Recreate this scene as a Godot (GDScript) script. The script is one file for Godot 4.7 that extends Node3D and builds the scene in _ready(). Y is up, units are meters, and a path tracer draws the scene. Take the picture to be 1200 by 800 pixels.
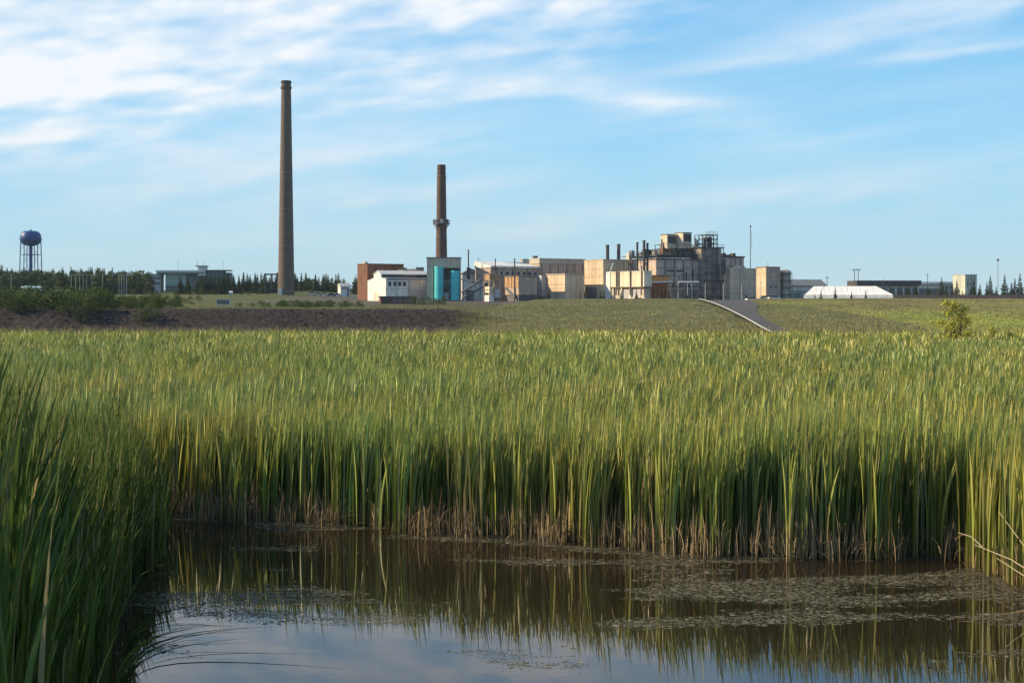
extends Node3D
# A cattail marsh in front of an old smelter, late afternoon, sun low on the left.
# Metres; the camera stands at x = 0, z = 0; "d" is the distance ahead (d = -z).

var rng := RandomNumberGenerator.new()
var taken := {}
var M := {}
var noise_a := FastNoiseLite.new()
var noise_b := FastNoiseLite.new()
var noise_c := FastNoiseLite.new()
var noise_s := FastNoiseLite.new()
const YAW := 0.5585        # the works stand turned by 32 degrees

# ------------------------------------------------------------------ mesh builder
class MB:
	var v := PackedVector3Array()
	var n := PackedVector3Array()
	var c := PackedColorArray()
	var col := Color(1, 1, 1)

	func tri(a: Vector3, b: Vector3, d: Vector3):      # counter-clockwise seen from outside
		var m := (b - a).cross(d - a)
		if m.length_squared() < 1e-16:
			return
		m = m.normalized()
		v.append(a); v.append(d); v.append(b)
		n.append(m); n.append(m); n.append(m)
		c.append(col); c.append(col); c.append(col)

	func tri_n(a: Vector3, b: Vector3, d: Vector3, na: Vector3, nb: Vector3, nd: Vector3, ca: Color, cb: Color, cd: Color):
		v.append(a); v.append(d); v.append(b)
		n.append(na); n.append(nd); n.append(nb)
		c.append(ca); c.append(cd); c.append(cb)

	func quad(a: Vector3, b: Vector3, d: Vector3, e: Vector3):
		tri(a, b, d)
		tri(a, d, e)

	func box(x0: float, x1: float, y0: float, y1: float, z0: float, z1: float):
		var p := [Vector3(x0, y0, z0), Vector3(x1, y0, z0), Vector3(x1, y1, z0), Vector3(x0, y1, z0), Vector3(x0, y0, z1), Vector3(x1, y0, z1), Vector3(x1, y1, z1), Vector3(x0, y1, z1)]
		quad(p[4], p[5], p[6], p[7])
		quad(p[1], p[0], p[3], p[2])
		quad(p[0], p[4], p[7], p[3])
		quad(p[5], p[1], p[2], p[6])
		quad(p[7], p[6], p[2], p[3])
		quad(p[0], p[1], p[5], p[4])

	func tube(a: Vector3, b: Vector3, ra: float, rb: float, sides := 8, caps := true):
		var axis := (b - a).normalized()
		var s := axis.cross(Vector3(0, 0, 1) if absf(axis.z) < 0.9 else Vector3(1, 0, 0)).normalized()
		var t := axis.cross(s)
		for i in sides:
			var w0 := TAU * i / sides
			var w1 := TAU * (i + 1) / sides
			var n0 := s * cos(w0) + t * sin(w0)
			var n1 := s * cos(w1) + t * sin(w1)
			tri_n(a + n0 * ra, a + n1 * ra, b + n1 * rb, n0, n1, n1, col, col, col)
			tri_n(a + n0 * ra, b + n1 * rb, b + n0 * rb, n0, n1, n0, col, col, col)
			if caps:
				tri(b, b + n0 * rb, b + n1 * rb)
				tri(a, a + n1 * ra, a + n0 * ra)

	func lathe(profile: Array, sides := 24, centre := Vector3.ZERO):     # [radius, height] upwards
		for k in profile.size() - 1:
			var r0: float = profile[k][0]
			var y0: float = profile[k][1]
			var r1: float = profile[k + 1][0]
			var y1: float = profile[k + 1][1]
			var slope := Vector2(y1 - y0, r0 - r1).normalized()
			for i in sides:
				var w0 := TAU * i / sides
				var w1 := TAU * (i + 1) / sides
				var d0 := Vector3(cos(w0), 0, -sin(w0))
				var d1 := Vector3(cos(w1), 0, -sin(w1))
				var n0 := d0 * slope.x + Vector3.UP * slope.y
				var n1 := d1 * slope.x + Vector3.UP * slope.y
				var a := centre + d0 * r0 + Vector3.UP * y0
				var b := centre + d1 * r0 + Vector3.UP * y0
				var e := centre + d1 * r1 + Vector3.UP * y1
				var f := centre + d0 * r1 + Vector3.UP * y1
				if r0 > 0.0001:
					tri_n(a, b, e, n0, n1, n1, col, col, col)
				if r1 > 0.0001:
					tri_n(a, e, f, n0, n1, n0, col, col, col)

	# polygon in the (s, y) plane, s running to the back (-z), extruded along x
	func prism(profile: Array, x0: float, x1: float):
		var k := profile.size()
		for i in k:
			var p: Vector2 = profile[i]
			var q: Vector2 = profile[(i + 1) % k]
			quad(Vector3(x0, p.y, -p.x), Vector3(x0, q.y, -q.x), Vector3(x1, q.y, -q.x), Vector3(x1, p.y, -p.x))
		var flat := PackedVector2Array(profile)
		var ids := Geometry2D.triangulate_polygon(flat)
		for i in range(0, ids.size(), 3):
			var a := flat[ids[i]]
			var b := flat[ids[i + 1]]
			var d := flat[ids[i + 2]]
			if (b - a).cross(d - a) < 0.0:
				var t := b
				b = d
				d = t
			# seen from -x, s runs to the left of the viewer's back: keep the outside facing out
			tri(Vector3(x0, a.y, -a.x), Vector3(x0, d.y, -d.x), Vector3(x0, b.y, -b.x))
			tri(Vector3(x1, a.y, -a.x), Vector3(x1, b.y, -b.x), Vector3(x1, d.y, -d.x))

	# a long leaf: a strip that bends and twists
	func blade(base: Vector3, h: float, lean: Vector2, w: float, face: float, twist: float, segs: int, c0: Color, c1: Color, c2: Color, droop := 0.0, low := 0.3):
		var pl := Vector3.ZERO
		var pr := Vector3.ZERO
		var pn := Vector3.ZERO
		var pc := c0
		for i in segs + 1:
			var t := float(i) / segs
			var bend := t * 0.22 + t * t * t * 0.78
			var p := base + Vector3(lean.x * bend, h * (t - droop * t * t), lean.y * bend)
			var ang := face + twist * t
			var side := Vector3(cos(ang), 0, sin(ang))
			var wide := w * (0.75 + 0.25 * minf(1.0, t * 3.0))
			if t > 0.6:
				wide *= 1.0 - pow((t - 0.6) / 0.4, 1.9)
			var l := p - side * wide * 0.5
			var r := p + side * wide * 0.5
			var nn := Vector3(-sin(ang), 0.12, cos(ang)).normalized()
			var cc: Color
			if t < low:
				cc = c0.lerp(c1, t / low)
			else:
				cc = c1.lerp(c2, pow((t - low) / (1.0 - low), 1.5))
			if i > 0:
				tri_n(pl, pr, r, pn, pn, nn, pc, pc, cc)
				if i < segs:
					tri_n(pl, r, l, pn, nn, nn, pc, cc, cc)
			pl = l
			pr = r
			pn = nn
			pc = cc

	func done() -> ArrayMesh:
		var arrays := []
		arrays.resize(Mesh.ARRAY_MAX)
		arrays[Mesh.ARRAY_VERTEX] = v
		arrays[Mesh.ARRAY_NORMAL] = n
		arrays[Mesh.ARRAY_COLOR] = c
		var m := ArrayMesh.new()
		m.add_surface_from_arrays(Mesh.PRIMITIVE_TRIANGLES, arrays)
		return m

# ------------------------------------------------------------------ naming
func numbered(called: String) -> String:
	var k: int = taken.get(called, 0)
	taken[called] = k + 1
	return called if k == 0 else "%s_%03d" % [called, k]

func tag(o: Node3D, label := "", category := "", group := "", kind := "") -> Node3D:
	if label: o.set_meta("label", label)
	if category: o.set_meta("category", category)
	if group: o.set_meta("group", group)
	if kind: o.set_meta("kind", kind)
	return o

func thing(called: String, label: String, category: String, at: Vector3, turn := 0.0, group := "") -> Node3D:
	var o := Node3D.new()
	o.name = numbered(called)
	add_child(o)
	o.position = at
	o.rotation.y = turn
	tag(o, label, category, group)
	return o

func part(parent: Node3D, called: String, mesh: Mesh, m: Material) -> MeshInstance3D:
	var o := MeshInstance3D.new()
	o.name = called if parent != self else numbered(called)
	o.mesh = mesh
	o.material_override = m
	parent.add_child(o, true)
	return o

func stuff(parent: Node3D, called: String, mesh: Mesh, m: Material, places: Array, tints: Array) -> MultiMeshInstance3D:
	var mm := MultiMesh.new()
	mm.transform_format = MultiMesh.TRANSFORM_3D
	mm.use_colors = true
	mm.mesh = mesh
	mm.instance_count = places.size()
	for i in places.size():
		mm.set_instance_transform(i, places[i])
		mm.set_instance_color(i, tints[i])
	var o := MultiMeshInstance3D.new()
	o.name = called if parent != self else numbered(called)
	o.multimesh = mm
	o.material_override = m
	parent.add_child(o, true)
	o.set_meta("kind", "stuff")
	return o

func copy(o: Node3D, at: Vector3, turn: float, size: Vector3, label: String, called := "") -> Node3D:
	var r: Node3D = o.duplicate()
	r.name = numbered(called if called else String(o.name).rstrip("0123456789").trim_suffix("_"))
	add_child(r)
	r.position = at
	r.rotation.y = turn
	r.scale = size
	if label: r.set_meta("label", label)
	return r

# ------------------------------------------------------------------ materials
func lin(r: float, g: float, b: float) -> Color:
	return Color(r, g, b).linear_to_srgb()

func mat(r: float, g: float, b: float, rough := 0.85, tex: Texture2D = null, scale := 0.1, metal := 0.0) -> StandardMaterial3D:
	var m := StandardMaterial3D.new()
	m.albedo_color = lin(r, g, b)
	m.roughness = rough
	m.metallic = metal
	m.metallic_specular = 0.4
	if tex:
		m.albedo_texture = tex
		m.uv1_triplanar = true
		m.uv1_scale = Vector3.ONE * scale
	return m

func leaf_mat(r: float, g: float, b: float, rough: float, through: float, spec := 0.4) -> StandardMaterial3D:
	var m := mat(r, g, b, rough)
	m.vertex_color_use_as_albedo = true
	m.metallic_specular = spec
	m.backlight_enabled = true
	m.backlight = Color(through, through, through).linear_to_srgb()
	return m

# grey value maps in the range lo..1, made of stretched noise and, if wanted, seams
func value_map(size: int, stretch: Vector2, lo: float, seed_: int, seam_x := 0, seam_y := 0, seam := 0.8, rows := 0.0) -> ImageTexture:
	var f := FastNoiseLite.new()
	f.seed = seed_
	f.frequency = 1.0
	f.fractal_octaves = 5
	var im := Image.create_empty(size, size, false, Image.FORMAT_RGB8)
	var r := RandomNumberGenerator.new()
	r.seed = seed_
	var tones := []
	for i in 64:
		tones.append(r.randf_range(-1, 1))
	for y in size:
		for x in size:
			# wraps round: sampled on two circles
			var a := TAU * x / size
			var b := TAU * y / size
			var k := f.get_noise_3d(cos(a) * stretch.x, sin(a) * stretch.x, sin(b) * stretch.y + 0.7 * cos(b) * stretch.y) * 0.9 + 0.5
			var val := lo + (1.0 - lo) * clampf(k, 0, 1)
			if seam_x > 0:
				val *= 1.0 + 0.05 * tones[(x / seam_x) % 64]
				if x % seam_x < 2: val *= seam
			if seam_y > 0:
				val *= 1.0 + 0.03 * tones[(y / seam_y + 17) % 64]
				if y % seam_y < 2: val *= seam
			if rows > 0.0 and y % 4 == 0: val *= 1.0 - rows
			val = clampf(val, 0, 1)
			im.set_pixel(x, y, Color(val, val, val))
	return ImageTexture.create_from_image(im)

# ------------------------------------------------------------------ terrain
func along(t: Array, d: float) -> float:      # a smooth curve through [where, value] points
	var n := t.size()
	if d <= t[0][0]: return t[0][1]
	for i in range(1, n):
		if d < t[i][0]:
			var h: float = t[i][0] - t[i - 1][0]
			var k: float = (d - t[i - 1][0]) / h
			var m0: float = 0.0 if i == 1 else (t[i][1] - t[i - 2][1]) / (t[i][0] - t[i - 2][0]) * h
			var m1: float = 0.0 if i == n - 1 else (t[i + 1][1] - t[i - 1][1]) / (t[i + 1][0] - t[i - 1][0]) * h
			var k2 := k * k
			var k3 := k2 * k
			return (2 * k3 - 3 * k2 + 1) * t[i - 1][1] + (k3 - 2 * k2 + k) * m0 + (3 * k2 - 2 * k3) * t[i][1] + (k3 - k2) * m1
	return t[-1][1]

const BANK_EDGE := [[4, -2.2], [8, -3.0], [10, -3.75], [14, -4.85], [17, -5.6], [21.4, -6.5], [26, -7.3], [30, -8.5], [36, -11.0]]
const BANK_RISE := [[3, 3.4], [9, 2.35], [12, 2.0], [14, 1.5], [17, 0.7], [20, 0.2], [30, 0.06], [36, -0.35]]
const NEAR_SLOPE := [[2.5, 3.4], [6, 2.0], [11.5, -0.6]]
const YARD := [[190, 0.6], [196.5, 3.35], [300, 2.7], [420, 2.7], [490, 4.0], [600, 5.0], [800, 6.0], [1500, 6.0]]
const RISE := [[190, 0.6], [196.5, 3.45], [260, 3.6], [420, 5.0], [560, 6.9], [720, 9.5], [1000, 11.5], [2000, 12.0]]
const MARSH_END := [[128, -0.35], [188, 0.5], [189, 0.5]]
const HILL := [[126, -0.35], [165, 0.45], [205, 1.9], [250, 3.3], [290, 4.2], [330, 4.75], [420, 4.95], [500, 4.2], [700, 4.6], [1500, 5.0]]
const ROAD_RIGHT := [[140, 36.4], [175, 38.5], [199, 40.4], [225, 43.6], [250, 47.8], [275, 53.0], [300, 57.5], [330, 61.5], [380, 69.0], [450, 82.0], [480, 90.0]]

func road_left(d: float) -> float:
	return 35.3 + (d - 175.0) * 0.089 + maxf(0.0, d - 335.0) * 0.1

func hgt(x: float, d: float) -> float:
	if d < 60.0:
		var prof := along(NEAR_SLOPE, d)
		var m := smoothstep(along(BANK_EDGE, d) + 1.0, along(BANK_EDGE, d) - 0.7, x)
		return maxf(maxf(prof, lerpf(-0.6, along(BANK_RISE, d), m)), -0.4) + noise_b.get_noise_2d(x * 9.0, d * 9.0) * 0.06
	var w := smoothstep(-11.0, 5.0, x - noise_a.get_noise_2d(d * 1.2, 7.0) * 4.0 - maxf(0.0, d - 200.0) * 0.03)
	if d < 189.5:
		var flat := along(MARSH_END, d)
		if w <= 0.0: return flat + noise_b.get_noise_2d(x * 2.0, d * 2.0) * 0.1
	var dl := d + noise_a.get_noise_2d(x * 1.5, 31.0) * 3.0
	var left := along(MARSH_END, d) if dl < 189.5 else lerpf(along(YARD, dl), along(RISE, dl), smoothstep(-55.0, -110.0, x))
	if dl > 190.0 and dl < 198.0:
		left += noise_c.get_noise_2d(x * 6.0, d * 6.0) * 0.25
	left += noise_b.get_noise_2d(x * 0.8, d * 0.8) * 0.12
	var hill := along(HILL, d) + noise_a.get_noise_2d(x * 0.55, d * 0.55) * 0.35 * smoothstep(150.0, 220.0, d) * smoothstep(520.0, 380.0, d) + noise_b.get_noise_2d(x * 1.4, d * 1.4) * 0.14
	hill += 1.9 * exp(-pow((d - 455.0) / 9.0, 2.0)) * smoothstep(124.0, 136.0, x)
	if d < 470.0:
		var off := maxf(road_left(d) - x, x - along(ROAD_RIGHT, d))
		var cut := smoothstep(5.5, 0.8, off)
		hill = lerpf(hill, along(HILL, d) - 0.45, cut)
		hill -= 0.7 * exp(-pow((x - road_left(d) + 2.6) / 0.9, 2.0)) * smoothstep(160.0, 200.0, d)
	return lerpf(left, hill, w)

func ground_tone(x: float, d: float) -> Color:
	var k := noise_a.get_noise_2d(x * 1.3, d * 1.3) * 0.5 + 0.5
	var f := noise_c.get_noise_2d(x * 3.0, d * 1.5) * 0.5 + 0.5
	if d < 128.0:
		return Color(0.045, 0.04, 0.026).lerp(Color(0.07, 0.06, 0.035), k)
	var c := Color(0.115, 0.122, 0.045).lerp(Color(0.165, 0.16, 0.07), clampf(k * 1.4 - 0.2, 0, 1))
	if x > 58.0:                                        # right-hand slope: greener swathes, dry brown patches
		var lush := smoothstep(0.42, 0.62, noise_b.get_noise_2d(x * 0.9 + 40.0, d * 0.5) * 0.5 + 0.5) * smoothstep(335.0, 290.0, d)
		c = Color(0.14, 0.135, 0.05).lerp(Color(0.20, 0.15, 0.075), smoothstep(0.5, 0.75, f) * 0.8)
		lush = maxf(lush * 0.6, bell(x - 66.0 - noise_b.get_noise_2d(x, d) * 12.0, 15.0) * smoothstep(258.0, 205.0, d))
		c = c.lerp(Color(0.19, 0.215, 0.045), lush)
		c = c.lerp(Color(0.21, 0.155, 0.08), 0.8 * bell(x - 53.0, 5.0) * bell(d - 226.0, 14.0)) * 1.12
	elif x < -4.0:
		c = Color(0.09, 0.105, 0.035).lerp(Color(0.14, 0.135, 0.06), k)
		if x < -70.0 and d > 260.0:
			c = Color(0.12, 0.15, 0.04).lerp(Color(0.17, 0.15, 0.08), smoothstep(0.4, 0.8, f))
		var slag := smoothstep(150.0, 160.0, d) * smoothstep(200.0, 197.5, d - noise_a.get_noise_2d(x * 1.5, 31.0) * -3.0) * smoothstep(-4.0, -11.0, x + noise_a.get_noise_2d(d, x) * 5.0)
		c = c.lerp(Color(0.072, 0.061, 0.06).lerp(Color(0.052, 0.044, 0.043), f), slag)
	if x > -45.0 and d > 440.0 and d < 640.0 and x < 120.0:
		c = Color(0.16, 0.145, 0.125).lerp(Color(0.12, 0.115, 0.085), k)
	if x > 126.0 and d > 436.0 and d < 470.0:
		c = Color(0.062, 0.05, 0.04)
	if d > 420.0 and x < -45.0 and x > -90.0:
		c = c.lerp(Color(0.17, 0.155, 0.14), 0.7)
	if d > 900.0:
		c = Color(0.06, 0.08, 0.035)
	return c * lerpf(1.05, 1.36, f) if d > 128.0 else c

func span(list: Array) -> Array:       # [from, to, step] runs joined into one list
	var out := []
	for r in list:
		var v: float = r[0]
		while v < r[1] - 0.001:
			out.append(v)
			v += r[2]
	return out

func build_terrain():
	var half := span([[0.0, 20.0, 1.0], [20.0, 84.0, 2.5], [84.0, 300.0, 6.0], [300.0, 600.0, 30.0], [600.0, 1200.0, 120.0], [1200.0, 2801.0, 400.0]])
	var xs := []
	for i in range(half.size() - 1, 0, -1):
		xs.append(-half[i])
	xs.append_array(half)
	var ds := span([[-60.0, -4.0, 14.0], [-4.0, 40.0, 1.0], [40.0, 128.0, 5.0], [128.0, 186.0, 3.0], [186.0, 204.0, 1.0], [204.0, 344.0, 3.0], [344.0, 560.0, 8.0], [560.0, 1000.0, 25.0], [1000.0, 2000.0, 200.0], [2000.0, 4001.0, 500.0]])
	var cols := xs.size()
	var p := PackedVector3Array()
	var c := PackedColorArray()
	for d in ds:
		for x in xs:
			p.append(Vector3(x, hgt(x, d), -d))
			c.append(ground_tone(x, d))
	var n := PackedVector3Array()
	n.resize(p.size())
	var idx := PackedInt32Array()
	for j in ds.size() - 1:
		for i in cols - 1:
			var a := j * cols + i
			var b := a + 1
			var e := a + cols
			var f := e + 1
			idx.append_array([a, e, b, b, e, f])
			var m1 := (p[b] - p[a]).cross(p[e] - p[a])
			n[a] += m1; n[b] += m1; n[e] += m1; n[f] += m1
	for i in n.size():
		n[i] = n[i].normalized()
		if n[i].y < 0: n[i] = -n[i]
	var arrays := []
	arrays.resize(Mesh.ARRAY_MAX)
	arrays[Mesh.ARRAY_VERTEX] = p
	arrays[Mesh.ARRAY_NORMAL] = n
	arrays[Mesh.ARRAY_COLOR] = c
	arrays[Mesh.ARRAY_INDEX] = idx
	var mesh := ArrayMesh.new()
	mesh.add_surface_from_arrays(Mesh.PRIMITIVE_TRIANGLES, arrays)
	var o := part(self, "ground", mesh, M.ground)
	tag(o, "rolling grassy ground with a dark slag bank beyond the marsh", "ground", "", "structure")

# ------------------------------------------------------------------ sky
func bell(x: float, s: float) -> float:
	return exp(-x * x / (2.0 * s * s))

func sky_at(az: float, el: float) -> Color:
	var stops := [[0.0, Color(0.50, 0.69, 0.755)], [3.0, Color(0.42, 0.685, 0.82)], [7.0, Color(0.31, 0.635, 0.885)], [13.0, Color(0.22, 0.53, 0.86)], [35.0, Color(0.14, 0.34, 0.66)], [90.0, Color(0.09, 0.23, 0.52)]]
	var base: Color = stops[5][1]
	for i in range(1, 6):
		if el < stops[i][0]:
			var k: float = (el - stops[i - 1][0]) / (stops[i][0] - stops[i - 1][0])
			base = stops[i - 1][1].lerp(stops[i][1], k)
			break
	var y := el - 0.13 * az
	var ca := cos(deg_to_rad(az))
	var sa := sin(deg_to_rad(az))
	var fib := noise_s.get_noise_3d(sa * 9.0, y / 1.1, ca * 9.0) * 1.5
	var fine := noise_s.get_noise_3d(sa * 30.0 + 9.0, y / 0.4, ca * 30.0) * 1.4
	var wisp := noise_s.get_noise_3d(sa * 18.0 - 7.0, (el - 0.2 * az) / 1.3, ca * 18.0) * 1.5
	# clouds all round: streaks of high cirrus
	var dens := smoothstep(-0.15, 0.75, noise_s.get_noise_3d(sa * 2.5 + 3.0, el / 7.0, ca * 2.5) * 1.6 + fib * 0.25) * 0.75
	var inside := smoothstep(40.0, 23.0, absf(az)) * smoothstep(26.0, 14.0, el)
	var e := 0.0
	var edge := 11.4 + 0.2 * az
	e += smoothstep(-2.6, 2.4, el - edge + 1.3 * fib + 0.25 * fine) * smoothstep(14.0, 2.0, az) * (0.68 + 0.16 * wisp)
	e += bell(az + 20.5, 3.2) * bell(el - 8.8 - 0.1 * (az + 20.5) + fib * 0.4, 0.85) * 0.75
	e += bell(az + 19.6, 3.2) * bell(el - 6.75 - 0.12 * (az + 19.6) + fib * 0.3, 0.26) * 0.65
	e += bell(az + 16.0, 6.0) * bell(el - 5.2 + fib * 0.6, 1.3) * 0.28
	e += bell(az - 0.0, 7.0) * bell(el - 9.45 + 0.016 * az * az + fib * 0.25, 0.5) * 0.5
	e += bell(az - 7.5, 2.2) * bell(el - 8.65 + 0.05 * (az - 7.5) + fib * 0.2, 0.22) * 0.4
	e += bell(az + 7.0, 5.0) * bell(el - 7.4 - 0.1 * az + fib * 0.6, 0.8) * 0.4
	e += bell(az + 5.3, 4.5) * bell(el - 4.6 - 0.13 * (az + 5.3) + fib * 0.2, 0.36) * 0.36
	e += bell(az - 8.0, 10.0) * bell(el - 4.1 - 0.115 * (az - 7.5) + fib * 0.35, 0.5) * 0.4
	e += bell(az + 15.0, 5.0) * bell(el - 2.4 - 0.1 * (az + 15.0) + fib * 0.2, 0.35) * 0.25
	e += bell(az - 17.5, 4.5) * bell(el - 12.0 - 0.16 * (az - 17.5) + fib * 0.5, 0.75) * 0.45
	e += bell(az - 19.5, 2.6) * bell(el - 10.35 - 0.05 * (az - 19.5) + fib * 0.12, 0.18) * 0.4
	e += bell(az - 10.5, 3.0) * bell(el - 10.4 - 0.1 * (az - 10.5) + fib * 0.2, 0.24) * 0.24
	e += bell(az - 14.0, 3.2) * bell(el - 6.9 - 0.12 * (az - 14.0), 0.25) * 0.16
	e *= clampf(0.92 + 0.34 * fib + 0.12 * fine + 0.2 * wisp, 0.4, 1.25)
	e += 0.05 + 0.07 * fib
	dens = clampf(lerpf(dens, e, inside), 0, 1)
	var white := Color(0.70, 0.76, 0.79).lerp(Color(0.90, 0.925, 0.95), smoothstep(1.0, 9.0, el))
	var c := base.lerp(white, dens * 0.93)
	# brighter air round the sun
	var dir := Vector3(sa * cos(deg_to_rad(el)), sin(deg_to_rad(el)), -ca * cos(deg_to_rad(el)))
	var far := rad_to_deg(acos(clampf(dir.dot(sun_from()), -1, 1)))
	return c + Color(1.0, 0.93, 0.8) * (0.35 * exp(-far / 16.0))

func sun_from() -> Vector3:
	var el := deg_to_rad(29.0)
	var back := deg_to_rad(0.5)
	return Vector3(-cos(back) * cos(el), sin(el), -sin(back) * cos(el))

func build_sky() -> ImageTexture:
	var w := 1024
	var h := 512
	var im := Image.create_empty(w, h, false, Image.FORMAT_RGBF)
	for j in h:
		var el := 90.0 - 180.0 * (j + 0.5) / h
		for i in w:
			var az := wrapf((i + 0.5) / w * 360.0, -180.0, 180.0)
			im.set_pixel(i, j, sky_at(az, el) if el > -1.0 else Color(0.16, 0.17, 0.11))
	im.resize(4096, 2048, Image.INTERPOLATE_CUBIC)
	for j in range(830, 1026):                          # the same sky, worked out finer where detail is seen
		var el := 90.0 - 180.0 * (j + 0.5) / 2048.0
		for i in range(-280, 280):
			im.set_pixel(posmod(i, 4096), j, sky_at((i + 0.5) / 4096.0 * 360.0, el))
	return ImageTexture.create_from_image(im)

# ------------------------------------------------------------------ cattails
func pick_leaf() -> Array:            # colours up one leaf: foot, middle, tip
	var k := rng.randf()
	var straw := Color(0.27, 0.20, 0.10)
	if k < 0.46: return [straw.lerp(Color(0.14, 0.14, 0.045), rng.randf()), Color(0.14, 0.178, 0.036), Color(0.27, 0.275, 0.065)]
	if k < 0.74: return [straw, Color(0.185, 0.205, 0.046), Color(0.40, 0.375, 0.115)]
	if k < 0.94: return [Color(0.12, 0.13, 0.045), Color(0.085, 0.14, 0.04), Color(0.13, 0.18, 0.06)]
	return [straw, Color(0.34, 0.27, 0.12), Color(0.48, 0.38, 0.20)]

func patch_mesh(side: float, shoots: int, leaves: int, segs: int, tall: float, width: float) -> ArrayMesh:
	var b := MB.new()
	for s in shoots:
		var at := Vector3(rng.randf_range(-side, side) * 0.5, -0.12, rng.randf_range(-side, side) * 0.5)
		var h := tall * rng.randf_range(0.84, 1.05)
		var a0 := rng.randf() * TAU
		for k in leaves:
			var col := pick_leaf()
			var a := a0 + PI * (k % 2) + rng.randf_range(-0.5, 0.5)
			var out := rng.randf_range(0.02, 0.16) * (1.0 if rng.randf() < 0.92 else 2.2)
			var lean := Vector2(cos(a) * out + rng.randf_range(-0.05, 0.27), sin(a) * out)
			var shade := rng.randf_range(0.6, 1.55)
			for q in 3: col[q] = col[q] * shade
			b.blade(at + Vector3(cos(a), 0, sin(a)) * 0.05, h * rng.randf_range(0.74, 1.0), lean, width * rng.randf_range(0.7, 1.2), rng.randf() * TAU, rng.randf_range(-0.7, 0.7), segs, col[0], col[1], col[2], 0.0 if rng.randf() < 0.9 else 0.12, rng.randf_range(0.12, 0.36))
		if segs > 4 and rng.randf() < 0.75:                 # last year's dead sheath beside the shoot
			var tone := Color(0.50, 0.40, 0.23) * rng.randf_range(0.4, 1.2)
			b.blade(at + Vector3(rng.randf_range(-0.08, 0.08), 0, rng.randf_range(-0.08, 0.08)), (rng.randf_range(0.4, 1.1) if rng.randf() < 0.4 else rng.randf_range(1.1, 2.1)), Vector2(rng.randf_range(-0.12, 0.16), rng.randf_range(-0.1, 0.1)), width * 0.7, rng.randf() * TAU, 0.3, 3, tone * 0.8, tone, tone)
	return b.done()

func litter_mesh() -> ArrayMesh:      # dead, broken and bare stems at the water's edge
	var b := MB.new()
	for k in 16:
		var at := Vector3(rng.randf_range(-0.4, 0.4), -0.1, rng.randf_range(-0.25, 0.25))
		var tone := Color(0.50, 0.40, 0.24).lerp(Color(0.22, 0.16, 0.095), rng.randf())
		var tall := rng.randf_range(0.5, 1.5)
		if rng.randf() < 0.72:
			b.blade(at, tall, Vector2(rng.randf_range(-0.12, 0.16), rng.randf_range(-0.1, 0.1)), 0.016, rng.randf() * TAU, 0.3, 4, tone * 0.7, tone, tone)
		else:
			var a := rng.randf() * TAU
			var reach := rng.randf_range(0.3, 1.0)
			b.blade(at + Vector3(0, rng.randf_range(0.0, 0.5), 0), tall * 0.6, Vector2(cos(a), sin(a) * 0.6) * reach, 0.017, rng.randf() * TAU, 0.6, 5, tone * 0.8, tone, tone, rng.randf_range(0.0, 0.4))
	return b.done()

func cattail_mesh(leaves: int, tall: float, arch: float) -> ArrayMesh:
	var b := MB.new()
	for k in leaves:
		var a := rng.randf() * TAU
		var out := rng.randf_range(0.04, 0.26) * (1.0 if rng.randf() < 0.85 else 2.2)
		var lean := Vector2(cos(a) * out + rng.randf_range(-0.06, 0.26) + arch * rng.randf_range(0.6, 1.2), sin(a) * out)
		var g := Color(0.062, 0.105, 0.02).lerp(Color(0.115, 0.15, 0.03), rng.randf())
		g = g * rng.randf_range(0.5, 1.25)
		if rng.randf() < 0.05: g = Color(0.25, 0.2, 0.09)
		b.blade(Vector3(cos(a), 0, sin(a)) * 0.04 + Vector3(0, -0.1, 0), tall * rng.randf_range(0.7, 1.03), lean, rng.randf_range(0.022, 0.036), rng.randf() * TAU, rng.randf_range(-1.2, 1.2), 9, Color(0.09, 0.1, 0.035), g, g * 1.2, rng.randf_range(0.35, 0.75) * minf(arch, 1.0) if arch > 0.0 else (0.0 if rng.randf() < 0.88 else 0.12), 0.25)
	return b.done()

const FRONT := [[-14.0, 31.8], [-9.6, 30.4], [-7.8, 29.5], [-5.0, 28.7], [-2.0, 27.4], [1.7, 25.9], [3.0, 25.2], [4.15, 24.75], [6.2, 24.6], [8.0, 24.75], [8.72, 24.6], [8.78, 22.3], [9.3, 21.6], [13.0, 20.6], [30.0, 19.0]]

func front_of(x: float) -> float:
	if x <= FRONT[0][0]: return FRONT[0][1]
	for i in range(1, FRONT.size()):
		if x < FRONT[i][0]:
			return lerpf(FRONT[i - 1][1], FRONT[i][1], (x - FRONT[i - 1][0]) / (FRONT[i][0] - FRONT[i - 1][0]))
	return FRONT[-1][1]

func bed_tint(x: float, d: float) -> Color:
	var k := noise_b.get_noise_2d(x * 3.2, d * 2.2) * 0.5 + 0.5
	var g := noise_c.get_noise_2d(x * 5.0 + 60.0, d * 3.0) * 0.5 + 0.5
	var c := Color(0.86, 1.0, 0.9).lerp(Color(1.1, 1.03, 0.86), smoothstep(0.25, 0.75, k))
	c = c.lerp(Color(1.15, 0.98, 0.85), smoothstep(0.62, 0.9, g) * 0.4)
	c = c.lerp(Color(1.25, 1.18, 0.75), smoothstep(80.0, 118.0, d) * 0.7)
	return c * rng.randf_range(0.72, 1.28)

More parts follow.
